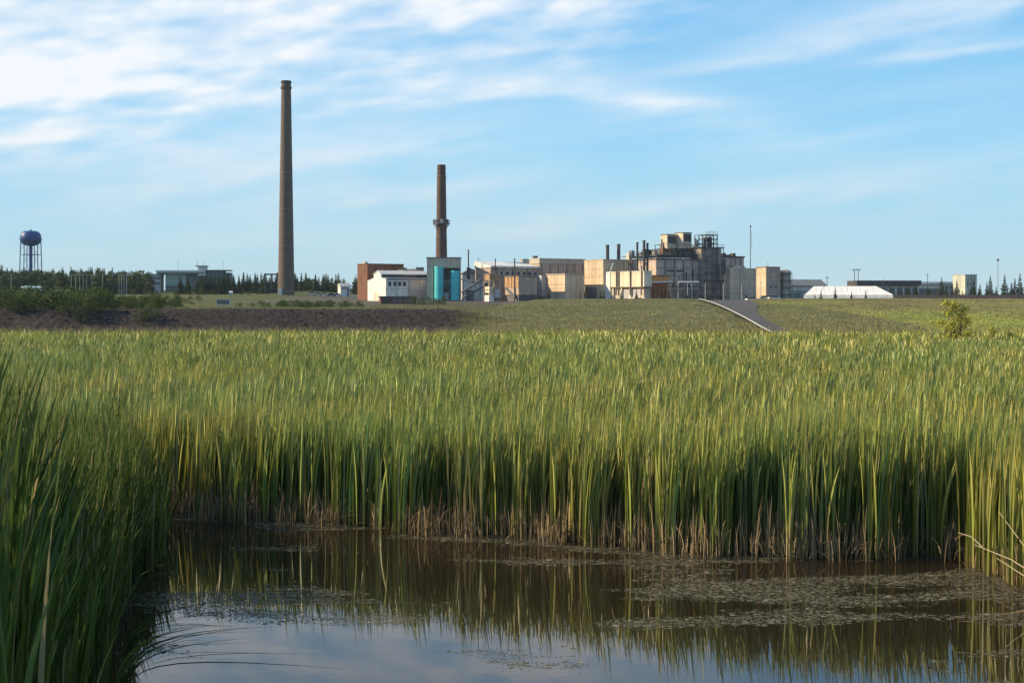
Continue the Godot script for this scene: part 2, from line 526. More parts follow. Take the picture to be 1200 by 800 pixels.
func build_cattails():
	var near := []
	for i in 10: near.append(patch_mesh(0.52, 5, 5, 6, 2.72, 0.034))
	var far := []
	for i in 6: far.append(patch_mesh(0.85, 5, 5, 4, 2.5, 0.074))
	var bed := thing("cattail_bed", "wide sunlit bed of yellow green cattails filling the marsh beyond the pond", "cattails", Vector3.ZERO)
	bed.set_meta("kind", "stuff")
	var near_places := []
	var near_tints := []
	for i in near.size(): near_places.append([]); near_tints.append([])
	var far_places := []
	var far_tints := []
	for i in far.size(): far_places.append([]); far_tints.append([])
	# nearer half: small clumps, set close
	var step := 0.50
	var x := -40.0
	while x < 40.0:
		var d := 19.0
		while d < 48.0:
			var px := x + rng.randf_range(-0.24, 0.24)
			var pd := d + rng.randf_range(-0.24, 0.24)
			d += step
			var edge := front_of(px) + noise_c.get_noise_2d(px * 12.0, 3.0) * 0.45 + noise_b.get_noise_2d(px * 18.0, 9.0) * 0.35
			if pd < edge or absf(px) > 0.42 * pd + (22.0 if px < 0.0 else 10.0):
				continue
			if px < -8.0 and pd < 34.0 and px < along(BANK_EDGE, pd):
				continue
			var deep := pd - edge
			var gap := noise_c.get_noise_2d(px * 9.0 + 20.0, pd * 9.0) * 0.5 + 0.5
			if deep < 1.4 and gap < 0.36: continue
			var grow := maxf(1.0, pd / 27.0)
			if rng.randf() > pow(grow, -1.3) and deep > 2.5: continue
			var k := rng.randi() % near.size()
			var tallness := (0.9 + 0.16 * gap + 0.05 * noise_b.get_noise_2d(px * 4.0, pd * 4.0)) * rng.randf_range(0.93, 1.05)
			if pd < 30.0: tallness *= lerpf(1.0, 1.12, smoothstep(3.0, 6.0, px))
			var turn := rng.randf_range(-0.7, 0.7)
			near_places[k].append(Transform3D(Basis(Vector3.UP, turn).scaled(Vector3(grow, tallness, grow)), Vector3(px, 0, -pd)))
			near_tints[k].append(bed_tint(px, pd))
		x += step
	# a second, closer-set row along the water
	for i in 620:
		var px := rng.randf_range(-10.0, 13.0)
		var edge := front_of(px) + noise_c.get_noise_2d(px * 12.0, 3.0) * 0.45 + noise_b.get_noise_2d(px * 18.0, 9.0) * 0.35
		var pd := edge + rng.randf_range(0.3, 2.8)
		if px < -8.0 and pd < 34.0 and px < along(BANK_EDGE, pd): continue
		var k := rng.randi() % near.size()
		near_places[k].append(Transform3D(Basis(Vector3.UP, rng.randf_range(-0.7, 0.7)).scaled(Vector3(1, rng.randf_range(0.94, 1.08) * lerpf(1.0, 1.12, smoothstep(3.0, 6.0, px)), 1)), Vector3(px, 0, -pd)))
		near_tints[k].append(bed_tint(px, pd))
	# farther half
	x = -80.0
	while x < 70.0:
		var d := 47.5
		while d < 123.0:
			var px := x + rng.randf_range(-0.4, 0.4)
			var pd := d + rng.randf_range(-0.4, 0.4)
			d += 0.62 * maxf(1.0, pd / 55.0)
			if absf(px) > 0.42 * pd + (16.0 if px < 0.0 else 8.0) or pd > 119.0 + noise_b.get_noise_2d(px * 2.0, 1.0) * 6.0:
				continue
			var k := rng.randi() % far.size()
			var tallness := (0.94 + 0.14 * noise_c.get_noise_2d(px * 3.0, pd * 3.0)) * rng.randf_range(0.9, 1.08)
			var grow := pd / 50.0
			far_places[k].append(Transform3D(Basis(Vector3.UP, rng.randf_range(-0.7, 0.7)).scaled(Vector3(grow, tallness, grow)), Vector3(px, 0, -pd)))
			far_tints[k].append(bed_tint(px, pd))
		x += 0.75
	for k in near.size(): stuff(bed, "cattail_clump", near[k], M.leaf, near_places[k], near_tints[k])
	for k in far.size(): stuff(bed, "far_cattail_clump", far[k], M.leaf, far_places[k], far_tints[k])
	# straw and broken stems along the front
	var dead := []
	for i in 5: dead.append(litter_mesh())
	var dp := [[], [], [], [], []]
	var dt := [[], [], [], [], []]
	x = -9.5
	while x < 11.0:
		for j in 4:
			if noise_b.get_noise_2d(x * 14.0, 70.0) < rng.randf_range(-0.35, 0.3): continue
			var px := x + rng.randf_range(-0.1, 0.1)
			var pd := front_of(px) + noise_c.get_noise_2d(px * 12.0, 3.0) * 0.45 + rng.randf_range(-0.15, 1.0)
			var k := rng.randi() % 5
			dp[k].append(Transform3D(Basis(Vector3.UP, rng.randf() * TAU).scaled(Vector3(1.0, rng.randf_range(0.45, 1.0), 1.0)), Vector3(px, 0, -pd)))
			dt[k].append(Color(1, 1, 1) * rng.randf_range(0.6, 1.15))
		x += 0.19
	for k in 5: stuff(bed, "dead_stems", dead[k], M.straw, dp[k], dt[k])

	# the shaded stand on the near bank at the left
	var plants := []
	for i in 10: plants.append(cattail_mesh(8, 2.95, 0.0))
	var spots := []
	var px2 := -19.0
	while px2 < -2.0:
		var d := 5.5
		while d < 33.0:
			var qx := px2 + rng.randf_range(-0.12, 0.12)
			var qd := d + rng.randf_range(-0.12, 0.12)
			d += 0.21 if px2 > -10.0 else 0.36
			var lim := along(BANK_EDGE, qd) + noise_c.get_noise_2d(qd * 7.0, 2.0) * 0.4 + 0.15
			if qx > lim or (qx < -4.0 - qd * 0.42 - 8.0): continue
			if qd > 29.5 and qx > -9.5: continue
			if rng.randf() < 0.44: continue
			spots.append(Vector2(qx, qd))
		px2 += 0.21 if px2 > -10.0 else 0.36
	# those that show largest come first
	var scored := []
	for s in spots:
		var in_view: bool = absf(s.x) < 0.39 * s.y
		scored.append([s.y + (0.0 if in_view else 100.0), s])
	scored.sort_custom(func(a, b): return a[0] < b[0])
	var first := {}
	var pp := []
	var pt := []
	for i in plants.size(): pp.append([]); pt.append([])
	for i in scored.size():
		var s: Vector2 = scored[i][1]
		var k := rng.randi() % plants.size()
		var at := Vector3(s.x, hgt(s.x, s.y), -s.y)
		var slim := lerpf(1.0, 0.76, smoothstep(0.7, -0.3, along(BANK_EDGE, s.y) - s.x)) * lerpf(1.0, 0.86, smoothstep(14.0, 24.0, s.y))
		var turn := rng.randf_range(-0.6, 0.6)
		var size := Vector3(1, minf(slim * rng.randf_range(0.95, 1.12), (5.02 - at.y) / 3.0 * rng.randf_range(0.92, 1.02)), 1)
		if i < 240:
			var o: Node3D
			if first.has(k):
				o = copy(first[k], at, turn, size, "", "cattail_plant")
			else:
				o = part(self, "cattail_plant", plants[k], M.bank_leaf)
				o.position = at
				o.rotation.y = turn
				o.scale = size
				tag(o, "tall dark green cattail in the shaded stand at the left foreground", "cattail", "cattails of the shaded stand on the near bank")
				first[k] = o
		else:
			pp[k].append(Transform3D(Basis(Vector3.UP, turn).scaled(size), at))
			pt[k].append(Color(1, 1, 1) * rng.randf_range(0.85, 1.15))
	var stand := thing("cattail_stand", "dense dark green cattail stand on the near bank, behind the foremost plants at left", "cattails", Vector3.ZERO)
	stand.set_meta("kind", "stuff")
	for k in plants.size(): stuff(stand, "bank_cattails", plants[k], M.bank_leaf, pp[k], pt[k])
	# leaves that arch out over the water at the lower left
	var bowed := ["bowed cattail with the longest leaves arching over the water at bottom left", "bowed cattail leaning low over the water behind the longest arching leaves", "small bowed cattail with few leaves touching the water at the left bank"]
	var where := [[-4.9, 15.8, 1.5], [-5.2, 17.2, 1.3], [-6.1, 20.6, 1.0]]
	for i in 3:
		var o := part(self, "bowed_cattail", cattail_mesh(15 if i < 2 else 9, 1.1, 1.25), M.bank_leaf)
		o.position = Vector3(where[i][0], 0.25, -where[i][1])
		o.scale = Vector3.ONE * where[i][2]
		tag(o, bowed[i], "cattail")
	# broken canes leaning over the water at the right
	var canes := [
		["long straw cane slanting down to the water at the right edge", Vector3(8.6, 1.25, -22.6), Vector3(9.1, -0.1, -21.2)],
		["thick pale cane lying slanted across the right-hand clump just above the water", Vector3(8.25, 0.62, -22.8), Vector3(9.05, 0.22, -21.7)],
		["short pale cane snapped beside the sunlit right-hand clump", Vector3(8.02, 0.80, -23.0), Vector3(8.35, 0.60, -22.7)],
		["thin straw cane below the thick slanted one at the right edge", Vector3(8.42, 0.5, -22.2), Vector3(9.0, -0.05, -21.3)],
		["thin pale cane standing out of the water farthest right", Vector3(8.95, 0.9, -21.6), Vector3(9.0, -0.1, -21.15)],
	]
	for cn in canes:
		var b := MB.new()
		var p0: Vector3 = cn[1]
		var p1: Vector3 = cn[2]
		var mid := (p0 + p1) * 0.5 + Vector3(0.03, 0.05, 0)
		b.tube(p0 - p0, mid - p0, 0.006, 0.010, 6)
		b.tube(mid - p0, p1 - p0, 0.010, 0.012, 6)
		var o := part(self, "broken_cane", b.done(), M.cane)
		o.position = p0
		tag(o, cn[0], "reed")

func build_water():
	var b := PlaneMesh.new()
	b.size = Vector2(420, 150)
	var o := part(self, "water", b, M.water)
	o.position = Vector3(0, 0, -64)
	tag(o, "still dark pond water mirroring the cattails", "water", "", "structure")
	var flecks := []
	for i in 4:
		var m := MB.new()
		var k := 7
		var ring := []
		for j in k: ring.append(Vector3(cos(TAU * j / k) * rng.randf_range(0.5, 1.1), rng.randf_range(-0.02, 0.03), sin(TAU * j / k) * rng.randf_range(0.4, 0.9)))
		for j in k: m.tri(Vector3(0, 0.05, 0), ring[(j + 1) % k], ring[j])
		flecks.append(m.done())
	var fp := [[], [], [], []]
	var ft := [[], [], [], []]
	var tries := 0
	while tries < 420000:
		tries += 1
		var x := rng.randf_range(-8.5, 10.5)
		var d := rng.randf_range(15.8, 30.0)
		if d > front_of(x) + 0.3 or x < along(BANK_EDGE, d): continue
		var f := noise_c.get_noise_2d(x * 1.7, d * 6.5) * 1.1 + noise_b.get_noise_2d(x * 7.0 + 9.0, d * 9.0) * 0.35
		var want := -0.55
		# drifts: along the reed front, a wide raft before the right half, one off the left bank, scraps at the bottom right
		var gap := front_of(x) - d
		want += 0.62 * smoothstep(1.5, 0.2, gap) * smoothstep(6.5, 2.0, x) + 0.9 * smoothstep(0.7, 0.1, gap) * smoothstep(3.5, 4.5, x) * smoothstep(8.6, 8.0, x)
		want += 0.75 * smoothstep(-0.5, 3.0, x) * smoothstep(18.9, 20.2, d) * smoothstep(24.3, 22.6, d)
		want += 0.35 * smoothstep(-3.5, -1.5, x) * smoothstep(2.0, 1.0, x) * smoothstep(23.0, 23.8, d) * smoothstep(25.8, 24.8, d)
		want += 1.0 * bell(x + 4.6, 1.3) * bell(d - 21.1, 0.9)
		want += 0.6 * smoothstep(2.0, 5.0, x) * smoothstep(18.4, 17.2, d)
		if f + want + rng.randf_range(-0.22, 0.22) < 0.06: continue
		var k := rng.randi() % 4
		var s := rng.randf_range(0.006, 0.02) * (1.0 if rng.randf() < 0.9 else rng.randf_range(2.0, 4.0))
		fp[k].append(Transform3D(Basis(Vector3.UP, rng.randf() * TAU).scaled(Vector3(s, 0.03, s * rng.randf_range(0.5, 1.0))), Vector3(x, 0.002, -d)))
		var tone := Color(0.105, 0.092, 0.062).lerp(Color(0.075, 0.08, 0.045), rng.randf())
		if rng.randf() < 0.03: tone = Color(0.22, 0.2, 0.14)
		ft[k].append(tone)
	var scum := thing("floating_algae", "brownish drifts of algae and duckweed floating on the pond", "algae", Vector3.ZERO)
	scum.set_meta("kind", "stuff")
	for k in 4: stuff(scum, "algae_flecks", flecks[k], M.algae, fp[k], ft[k])

# ------------------------------------------------------------------ trees and bushes
func conifer(seed_: int) -> Node3D:
	var r := RandomNumberGenerator.new()
	r.seed = seed_
	var root := Node3D.new()
	var t := MB.new()
	t.tube(Vector3(0, -0.6, 0), Vector3(0, 9.4, 0), 0.17, 0.02, 6)
	part(root, "trunk", t.done(), M.bark)
	var b := MB.new()
	var layers := 17
	for i in layers:
		var f := float(i) / (layers - 1)
		var y := lerpf(0.9, 9.7, f)
		var reach := lerpf(2.0, 0.16, pow(f, 0.85)) * r.randf_range(0.72, 1.15)
		var boughs := 8 if f < 0.6 else 6
		for k in boughs:
			if r.randf() < 0.14: continue
			var a := TAU * (k + r.randf()) / boughs
			var o := Vector3(cos(a), 0, sin(a))
			var s := Vector3(-sin(a), 0, cos(a))
			var long := reach * r.randf_range(0.7, 1.2)
			var p := Vector3(0, y, 0)
			var tip := p + o * long + Vector3(0, -long * 0.32, 0)
			var mid := p + o * long * 0.55 + Vector3(0, -long * 0.1, 0)
			b.col = Color(0.024, 0.046, 0.019).lerp(Color(0.045, 0.07, 0.026), r.randf())
			var wid := long * 0.34
			b.tri(p, mid - s * wid, mid + s * wid)
			b.tri(mid + s * wid, mid - s * wid, tip)
			b.tri(p + Vector3(0, -0.1, 0), mid + Vector3(0, -0.55, 0) + s * 0.15, tip)
			b.tri(mid, tip + s * wid * 0.6 + Vector3(0, -0.1, 0), mid + s * wid * 1.3 + Vector3(0, -0.35, 0))
			b.tri(mid, mid - s * wid * 1.3 + Vector3(0, -0.35, 0), tip - s * wid * 0.6 + Vector3(0, -0.1, 0))
	part(root, "crown", b.done(), M.crown)
	return root

func leafy(seed_: int, tall: float, wide: float, leaves: int, leaf: float, dark: Color, light: Color, stems := 1, low := 0.25) -> Node3D:
	var r := RandomNumberGenerator.new()
	r.seed = seed_
	var root := Node3D.new()
	var t := MB.new()
	var blobs := []
	for s in stems:
		var foot := Vector3(r.randf_range(-0.2, 0.2) * (stems - 1), -0.5, r.randf_range(-0.2, 0.2) * (stems - 1))
		var top := Vector3(foot.x * 2.0 + r.randf_range(-0.2, 0.2), tall * r.randf_range(0.7, 0.9), foot.z * 2.0)
		t.tube(foot, top, tall * (0.022 if tall > 5.0 else 0.009), tall * 0.004, 6)
		for k in 9:
			var f := lerpf(low, 1.0, (k + r.randf()) / 9.0)
			var a := r.randf() * TAU
			var spread := wide * 0.5 * sin(PI * clampf(0.18 + 0.74 * f, 0, 1)) * r.randf_range(0.35, 1.0)
			var p := Vector3(foot.x + cos(a) * spread, tall * f * 0.9, foot.z + sin(a) * spread)
			t.tube(foot.lerp(top, f * 0.75), p, tall * 0.005, tall * 0.002, 4, false)
			blobs.append([p, wide * r.randf_range(0.14, 0.26)])
	part(root, "trunk", t.done(), M.bark)
	var b := MB.new()
	for i in leaves:
		var bl: Array = blobs[r.randi() % blobs.size()]
		var dir := Vector3(r.randfn(), r.randfn() * 0.85, r.randfn()).normalized()
		var p: Vector3 = bl[0] + dir * bl[1] * pow(r.randf(), 0.4)
		p.y = maxf(p.y, 0.05)
		var u := Vector3(r.randfn(), r.randfn(), r.randfn()).normalized()
		var w := u.cross(dir + Vector3(0.01, 0.3, 0)).normalized()
		var s := leaf * r.randf_range(0.6, 1.3)
		b.col = dark.lerp(light, r.randf())
		b.tri(p - u * s * 0.6, p + w * s * 0.38, p + u * s * 0.6)
		b.tri(p - u * s * 0.6, p + u * s * 0.6, p - w * s * 0.38)
	part(root, "crown", b.done(), M.crown)
	return root

func plant(proto: Node3D, called: String, label: String, category: String, group: String, x: float, d: float, size: float, wide := 1.0) -> Node3D:
	var o: Node3D = proto.duplicate()
	o.name = numbered(called)
	add_child(o)
	o.position = Vector3(x, hgt(x, d) - 0.1, -d)
	o.rotation.y = rng.randf() * TAU
	o.scale = Vector3(size * wide, size, size * wide)
	tag(o, label, category, group)
	return o

func build_plants():
	var con := []
	for i in 5: con.append(conifer(100 + i))
	var tree := []
	for i in 4: tree.append(leafy(200 + i, 9.0, 6.5, 620, 0.62, Color(0.04, 0.068, 0.026), Color(0.085, 0.12, 0.04), 1, 0.12))
	var bush := []
	for i in 4: bush.append(leafy(300 + i, 3.4, 4.4, 620, 0.26, Color(0.042, 0.07, 0.025), Color(0.09, 0.125, 0.038), 3, 0.08))
	# tree line behind the lawn at the far left
	var lt := "dark spruce in the tree line below the blue water tower"
	var lb := "round leafy tree in the tree line below the blue water tower"
	for i in 250:
		var d := rng.randf_range(560.0, 700.0)
		var x := rng.randf_range(-0.425, -0.285) * d
		if rng.randf() < 0.36: plant(con[i % 5], "spruce_tree", lt, "spruce", "spruces at the far left", x, d, rng.randf_range(0.8, 1.3), 1.3)
		else: plant(tree[i % 4], "leafy_tree", lb, "tree", "leafy trees at the far left", x, d, rng.randf_range(0.72, 1.28), 1.2)
	for i in 60:
		var d := rng.randf_range(560.0, 610.0)
		plant(con[i % 5], "spruce_tree", "dark spruce growing in front of the flat roofed office block", "spruce", "spruces before the office block", (rng.randf_range(-0.262, -0.222) if i % 3 else rng.randf_range(-0.345, -0.28)) * d, d, rng.randf_range(0.5, 0.95), 1.4)
	for i in 30:
		var d := rng.randf_range(540.0, 560.0)
		plant(tree[i % 4], "leafy_tree", "low leafy tree along the lawn before the office block", "tree", "low leafy trees before the office block", rng.randf_range(-0.37, -0.19) * d, d, rng.randf_range(0.22, 0.36), 1.4)
	for i in 70:
		var d := rng.randf_range(600.0, 660.0)
		plant(con[(i * 3) % 5], "spruce_tree", "dark spruce in the row left of the tall chimney's foot", "spruce", "spruces left of the tall chimney", rng.randf_range(-0.232, -0.176) * d, d, rng.randf_range(0.6, 1.1), 1.4)
	for i in 66:
		var d := rng.randf_range(680.0, 740.0)
		var x := rng.randf_range(-0.172, -0.118) * d
		if i % 3: plant(con[i % 5], "spruce_tree", "dark spruce in the row between the tall chimney and the brick block", "spruce", "spruces right of the tall chimney", x, d, rng.randf_range(0.6, 1.1), 1.4)
		else: plant(tree[i % 4], "leafy_tree", "low leafy tree between the tall chimney and the brick block", "tree", "leafy trees right of the tall chimney", x, d, rng.randf_range(0.55, 0.85), 1.2)
	plant(tree[1], "leafy_tree", "tallest round tree standing above the left tree line", "tree", "", -206.0, 640.0, 1.35)
	plant(tree[2], "leafy_tree", "second tallest round tree right beside the tallest one at left", "tree", "", -200.5, 640.0, 1.25)
	plant(tree[3], "leafy_tree", "large leafy tree cut by the left edge of the picture", "tree", "", -252.0, 630.0, 1.5)
	# bushes on top of the slag bank
	for i in 64:
		var d := rng.randf_range(191.0, 245.0)
		var x := rng.randf_range(-0.42, -0.315) * d
		plant(bush[i % 4], "bush", "dark green bush in the thicket on the slag bank below the water tower", "bush", "bushes on the bank at far left", x, d, rng.randf_range(0.65, 1.1))
	for i in 30:
		var d := rng.randf_range(190.0, 232.0)
		plant(bush[i % 4], "bush", "dark green bush on the slag bank left of the frame sign", "bush", "bushes on the bank left of the sign", rng.randf_range(-0.315, -0.262) * d, d, rng.randf_range(0.4, 0.75))
	for i in 26:
		var x := rng.randf_range(-42.0, -25.0)
		plant(bush[i % 4], "bush", "low bush on top of the slag bank below the tall chimney", "bush", "low bushes on the bank before the tall chimney", x, rng.randf_range(212.0, 232.0), rng.randf_range(0.2, 0.42), 1.2)
	for i in 5:
		plant(bush[i % 4], "bush", "green bush beside the low red brick shed at the foot of the portal block", "bush", "bushes by the red brick shed", -33.6 + i * 2.4, 440.0 + (i % 2) * 3.0, rng.randf_range(0.7, 1.0))
	for i in 20:
		plant(bush[i % 4], "bush", "small bush on the lawn between the road and the slag bank", "bush", "small bushes on the left lawn", rng.randf_range(-130.0, -40.0), rng.randf_range(300.0, 440.0), rng.randf_range(0.25, 0.6), 1.2)
	# young trees along the foot of the works
	for s in [26.0, 28.5, 31.0, 33.5, 36.0, 42.0, 48.5, 57.0, 61.0, 67.0, 76.0, 11.0, 14.5]:
		var o := plant(con[rng.randi() % 5], "young_tree", "young green conifer planted along the wall of the works", "young tree", "young conifers before the works", s * 0.94 + rng.randf_range(-1, 1), 462.0 + rng.randf_range(-4, 4), rng.randf_range(0.26, 0.44), 1.1)
		o.rotation.y = rng.randf()
	# in front of the white tent and at the right
	for s in [[101.5, 0.30], [106.2, 0.38], [111.5, 0.27], [116.2, 0.30], [99.5, 0.2]]:
		plant(con[rng.randi() % 5], "young_tree", "small dark conifer standing before the long white tent", "young tree", "small conifers before the white tent", s[0] * 0.962, 404.0, s[1])
	for s in [[1104.0, 0.9], [1117.0, 0.62], [1122.0, 0.8], [1141.0, 0.85], [1149.0, 0.65], [1157.0, 0.7], [1161.0, 0.95], [1178.0, 1.0], [1186.0, 0.7], [1190.0, 0.85], [1196.0, 1.05], [1204.0, 0.9], [1168.0, 0.55]]:
		plant(con[rng.randi() % 5], "spruce_tree", "dark spruce behind the earth bank at the far right", "spruce", "spruces at the far right", (s[0] - 600.0) * 0.40, 600.0, s[1] * 1.25, 1.35)
	for i in 30:
		plant(con[i % 5], "spruce_tree", "small dark conifer behind the earth bank, right of the white tent", "spruce", "small conifers right of the white tent", rng.randf_range(172.0, 214.0), rng.randf_range(560.0, 590.0), rng.randf_range(0.4, 0.75), 1.4)
	plant(tree[0], "leafy_tree", "round leafy tree standing behind the grey sheds at right", "tree", "", 240.0, 720.0, 1.0)
	for i in 60:
		var s := -1.0 if i < 30 else 1.0
		plant(tree[i % 4], "leafy_tree", "distant leafy tree low on the far horizon", "tree", "distant trees", s * rng.randf_range(60.0, 420.0) + 60.0, rng.randf_range(850.0, 900.0), rng.randf_range(0.4, 0.6), 1.4)
	# saplings in the marsh at the right
	var dk := Color(0.20, 0.21, 0.035)
	var lg := Color(0.50, 0.48, 0.08)
	var sap1 := leafy(401, 4.0, 1.7, 1700, 0.10, dk, lg, 2, 0.2)
	var sap2 := leafy(402, 3.2, 1.6, 1200, 0.10, dk, lg, 2, 0.2)
	plant(sap1, "sapling", "tallest yellow green sapling rising above the cattails at right", "sapling", "", 35.0, 101.5, 1.62, 1.0)
	plant(sap1, "sapling", "darker sapling just right of the tallest one above the cattails", "sapling", "", 36.4, 103.0, 1.28, 0.9)
	plant(sap2, "sapling", "thin yellow sapling farther right, above the cattails", "sapling", "", 37.2, 100.0, 1.26, 0.7)
	plant(sap2, "sapling", "low bushy sapling left of the tallest one, among the cattails", "sapling", "", 33.9, 101.0, 1.0)
	plant(sap2, "sapling", "low sapling nearest the right edge of the picture, among the cattails", "sapling", "", 39.6, 102.0, 1.02, 1.3)
	# weeds over the far edge of the bed
	var wp := []
	var wt := []
	var wm := MB.new()
	for k in 7:
		wm.blade(Vector3(rng.randf_range(-0.2, 0.2), 0, rng.randf_range(-0.2, 0.2)), rng.randf_range(1.0, 1.5), Vector2(rng.randf_range(-0.3, 0.5), rng.randf_range(-0.3, 0.3)), 0.03, rng.randf() * TAU, 0.5, 4, Color(0.12, 0.12, 0.04), Color(0.16, 0.17, 0.05), Color(0.25, 0.22, 0.09))
	for i in 2600:
		var x := rng.randf_range(-70.0, 66.0)
		var d := rng.randf_range(116.0, 150.0)
		wp.append(Transform3D(Basis(Vector3.UP, rng.randf() * TAU).scaled(Vector3.ONE * rng.randf_range(0.7, 1.5)), Vector3(x, maxf(hgt(x, d), 0.0) + 0.6 * smoothstep(128.0, 118.0, d), -d)))
		wt.append(Color(1.1, 1.0, 0.8) * rng.randf_range(0.7, 1.15))
	var weeds := stuff(self, "marsh_weeds", wm.done(), M.leaf, wp, wt)
	tag(weeds, "ragged weeds and sedge along the far edge of the cattail bed", "weeds")
	# rough grass on the slopes
	var gm := MB.new()
	for k in 16:
		gm.blade(Vector3(rng.randf_range(-0.5, 0.5), -0.05, rng.randf_range(-0.5, 0.5)), rng.randf_range(0.08, 0.24), Vector2(rng.randf_range(-0.1, 0.2), rng.randf_range(-0.12, 0.12)), 0.07, rng.randf() * TAU, 0.5, 2, Color(1, 1, 1), Color(1, 1, 1), Color(1.25, 1.2, 1.1))
	var f_edge := noise_c
	var gp := []
	var gt := []
	for i in 34000:
		var d := 152.0 + 190.0 * pow(rng.randf(), 1.3)
		var x := rng.randf_range(-0.42, 0.42) * d
		if x < -12.0 and d < 199.0 and i % 9: continue
		if x < -12.0 and i % 2: continue
		if x > road_left(d) - 0.1 + f_edge.get_noise_1d(d * 9.0) * 0.8 and x < along(ROAD_RIGHT, d) - 0.2 + f_edge.get_noise_1d(d * 9.0 + 300.0) * 1.2: continue
		var f := noise_b.get_noise_2d(x * 3.0, d * 2.0)
		if f < rng.randf_range(-0.5, 0.25) and d > 199.0: continue
		var s := rng.randf_range(0.6, 1.5)
		gp.append(Transform3D(Basis(Vector3.UP, rng.randf() * TAU).scaled(Vector3(s, s * (1.0 + f), s)), Vector3(x, hgt(x, d), -d)))
		gt.append(ground_tone(x, d) * rng.randf_range(1.0, 1.4))
	var grass := stuff(self, "grass_tufts", gm.done(), M.leaf, gp, gt)
	tag(grass, "rough grass tufts on the slopes and lawns below the works", "grass")
	# slag rubble on the bank face
	var rm := MB.new()
	var q := []
	for k in 6: q.append(Vector3(cos(TAU * k / 6), 0, sin(TAU * k / 6)) * rng.randf_range(0.6, 1.1))
	for k in 6:
		rm.tri(Vector3(0.1, 0.7, 0), q[(k + 1) % 6], q[k])
	var rp := []
	var rt := []
	for i in 9000:
		var x := rng.randf_range(-96.0, -8.0)
		var d := rng.randf_range(186.0, 200.0)
		var s := rng.randf_range(0.04, 0.16) * (1.0 if rng.randf() < 0.97 else 2.2)
		rp.append(Transform3D(Basis.from_euler(Vector3(rng.randf_range(0.2, 1.0), rng.randf() * TAU, 0)).scaled(Vector3(s, s * 0.8, s)), Vector3(x, hgt(x, d), -d)))
		rt.append(Color(0.085, 0.072, 0.07).lerp(Color(0.055, 0.047, 0.046), rng.randf()))
	var rubble := stuff(self, "slag_rubble", rm.done(), M.rubble, rp, rt)
	tag(rubble, "dark slag rubble covering the steep face of the bank", "rubble")

# ------------------------------------------------------------------ buildings
func site(called: String, label: String, category: String, x: float, d: float, turn := YAW, group := "") -> Node3D:
	return thing(called, label, category, Vector3(x, hgt(x, d), -d), turn, group)

func at(o: Node3D, x: float, y: float, d: float) -> Vector3:      # a place in the world in the axes of a thing
	return o.transform.affine_inverse() * Vector3(x, y, -d)

func bx(o: Node3D, called: String, m: Material, x0: float, x1: float, y0: float, y1: float, z0: float, z1: float) -> MeshInstance3D:
	var b := MB.new()
	b.box(x0, x1, y0, y1, z0, z1)
	return part(o, called, b.done(), m)

# a box whose near left corner stands at world (x, d), between two world heights, turned like its thing
func wbx(o: Node3D, called: String, m: Material, x: float, d: float, y0: float, y1: float, long: float, deep: float) -> MeshInstance3D:
	var p := at(o, x, 0, d)
	return bx(o, called, m, p.x, p.x + long, y0 - o.position.y, y1 - o.position.y, p.z - deep, p.z)

func pipe(o: Node3D, called: String, m: Material, a: Vector3, b: Vector3, r: float, sides := 10) -> MeshInstance3D:
	var k := MB.new()
	k.tube(a, b, r, r, sides)
	return part(o, called, k.done(), m)

func wpipe(o: Node3D, called: String, m: Material, x: float, d: float, y0: float, y1: float, r: float) -> MeshInstance3D:
	return pipe(o, called, m, at(o, x, y0, d), at(o, x, y1, d), r)

# open steelwork: posts, floors and braces of one box-shaped frame, as parts
func steel(o: Node3D, m: Material, x0: float, x1: float, y0: float, y1: float, z0: float, z1: float, bays: int, floors: int, t := 0.22):
	for i in bays + 1:
		var x := lerpf(x0, x1, float(i) / bays)
		for z in [z0, z1]:
			bx(o, "post", m, x - t * 0.5, x + t * 0.5, y0, y1, z - t * 0.5, z + t * 0.5)
	for k in range(1, floors + 1):
		var y := lerpf(y0, y1, float(k) / floors)
		for z in [z0, z1]:
			bx(o, "beam", m, x0 - t * 0.4, x1 + t * 0.4, y - t, y, z - t * 0.4, z + t * 0.4)
		for x in [x0, x1]:
			bx(o, "beam", m, x - t * 0.35, x + t * 0.35, y - t * 0.9, y - t * 0.1, z0 + t, z1 - t)
		var yb := lerpf(y0, y1, float(k - 1) / floors)
		for i in bays:
			if (i + k) % 2: continue
			var xa := lerpf(x0, x1, float(i) / bays)
			var xb := lerpf(x0, x1, float(i + 1) / bays)
			pipe(o, "brace", m, Vector3(xa, yb, z1), Vector3(xb, y, z1), t * 0.35, 5)

func rail(o: Node3D, m: Material, x0: float, x1: float, y: float, z: float):
	var b := MB.new()
	b.box(x0, x1, y + 1.0, y + 1.1, z - 0.05, z + 0.05)
	b.box(x0, x1, y + 0.5, y + 0.56, z - 0.03, z + 0.03)
	var k := int((x1 - x0) / 1.5) + 1
	for i in k + 1:
		var x := lerpf(x0, x1, float(i) / k)
		b.box(x - 0.04, x + 0.04, y, y + 1.02, z - 0.04, z + 0.04)
	part(o, "railing", b.done(), m)

func windows(o: Node3D, x0: float, x1: float, y0: float, y1: float, z: float, count: int, share := 0.6):
	for i in count:
		var w := (x1 - x0) / count
		var a := x0 + w * (i + 0.5 - share * 0.5)
		var b := a + w * share
		var f := bx(o, "window", M.trim, a, b, y0, y1, z, z + 0.06)
		bx(f, "pane", M.glass_dark, a + 0.12, b - 0.12, y0 + 0.12, y1 - 0.12, z + 0.061, z + 0.075)

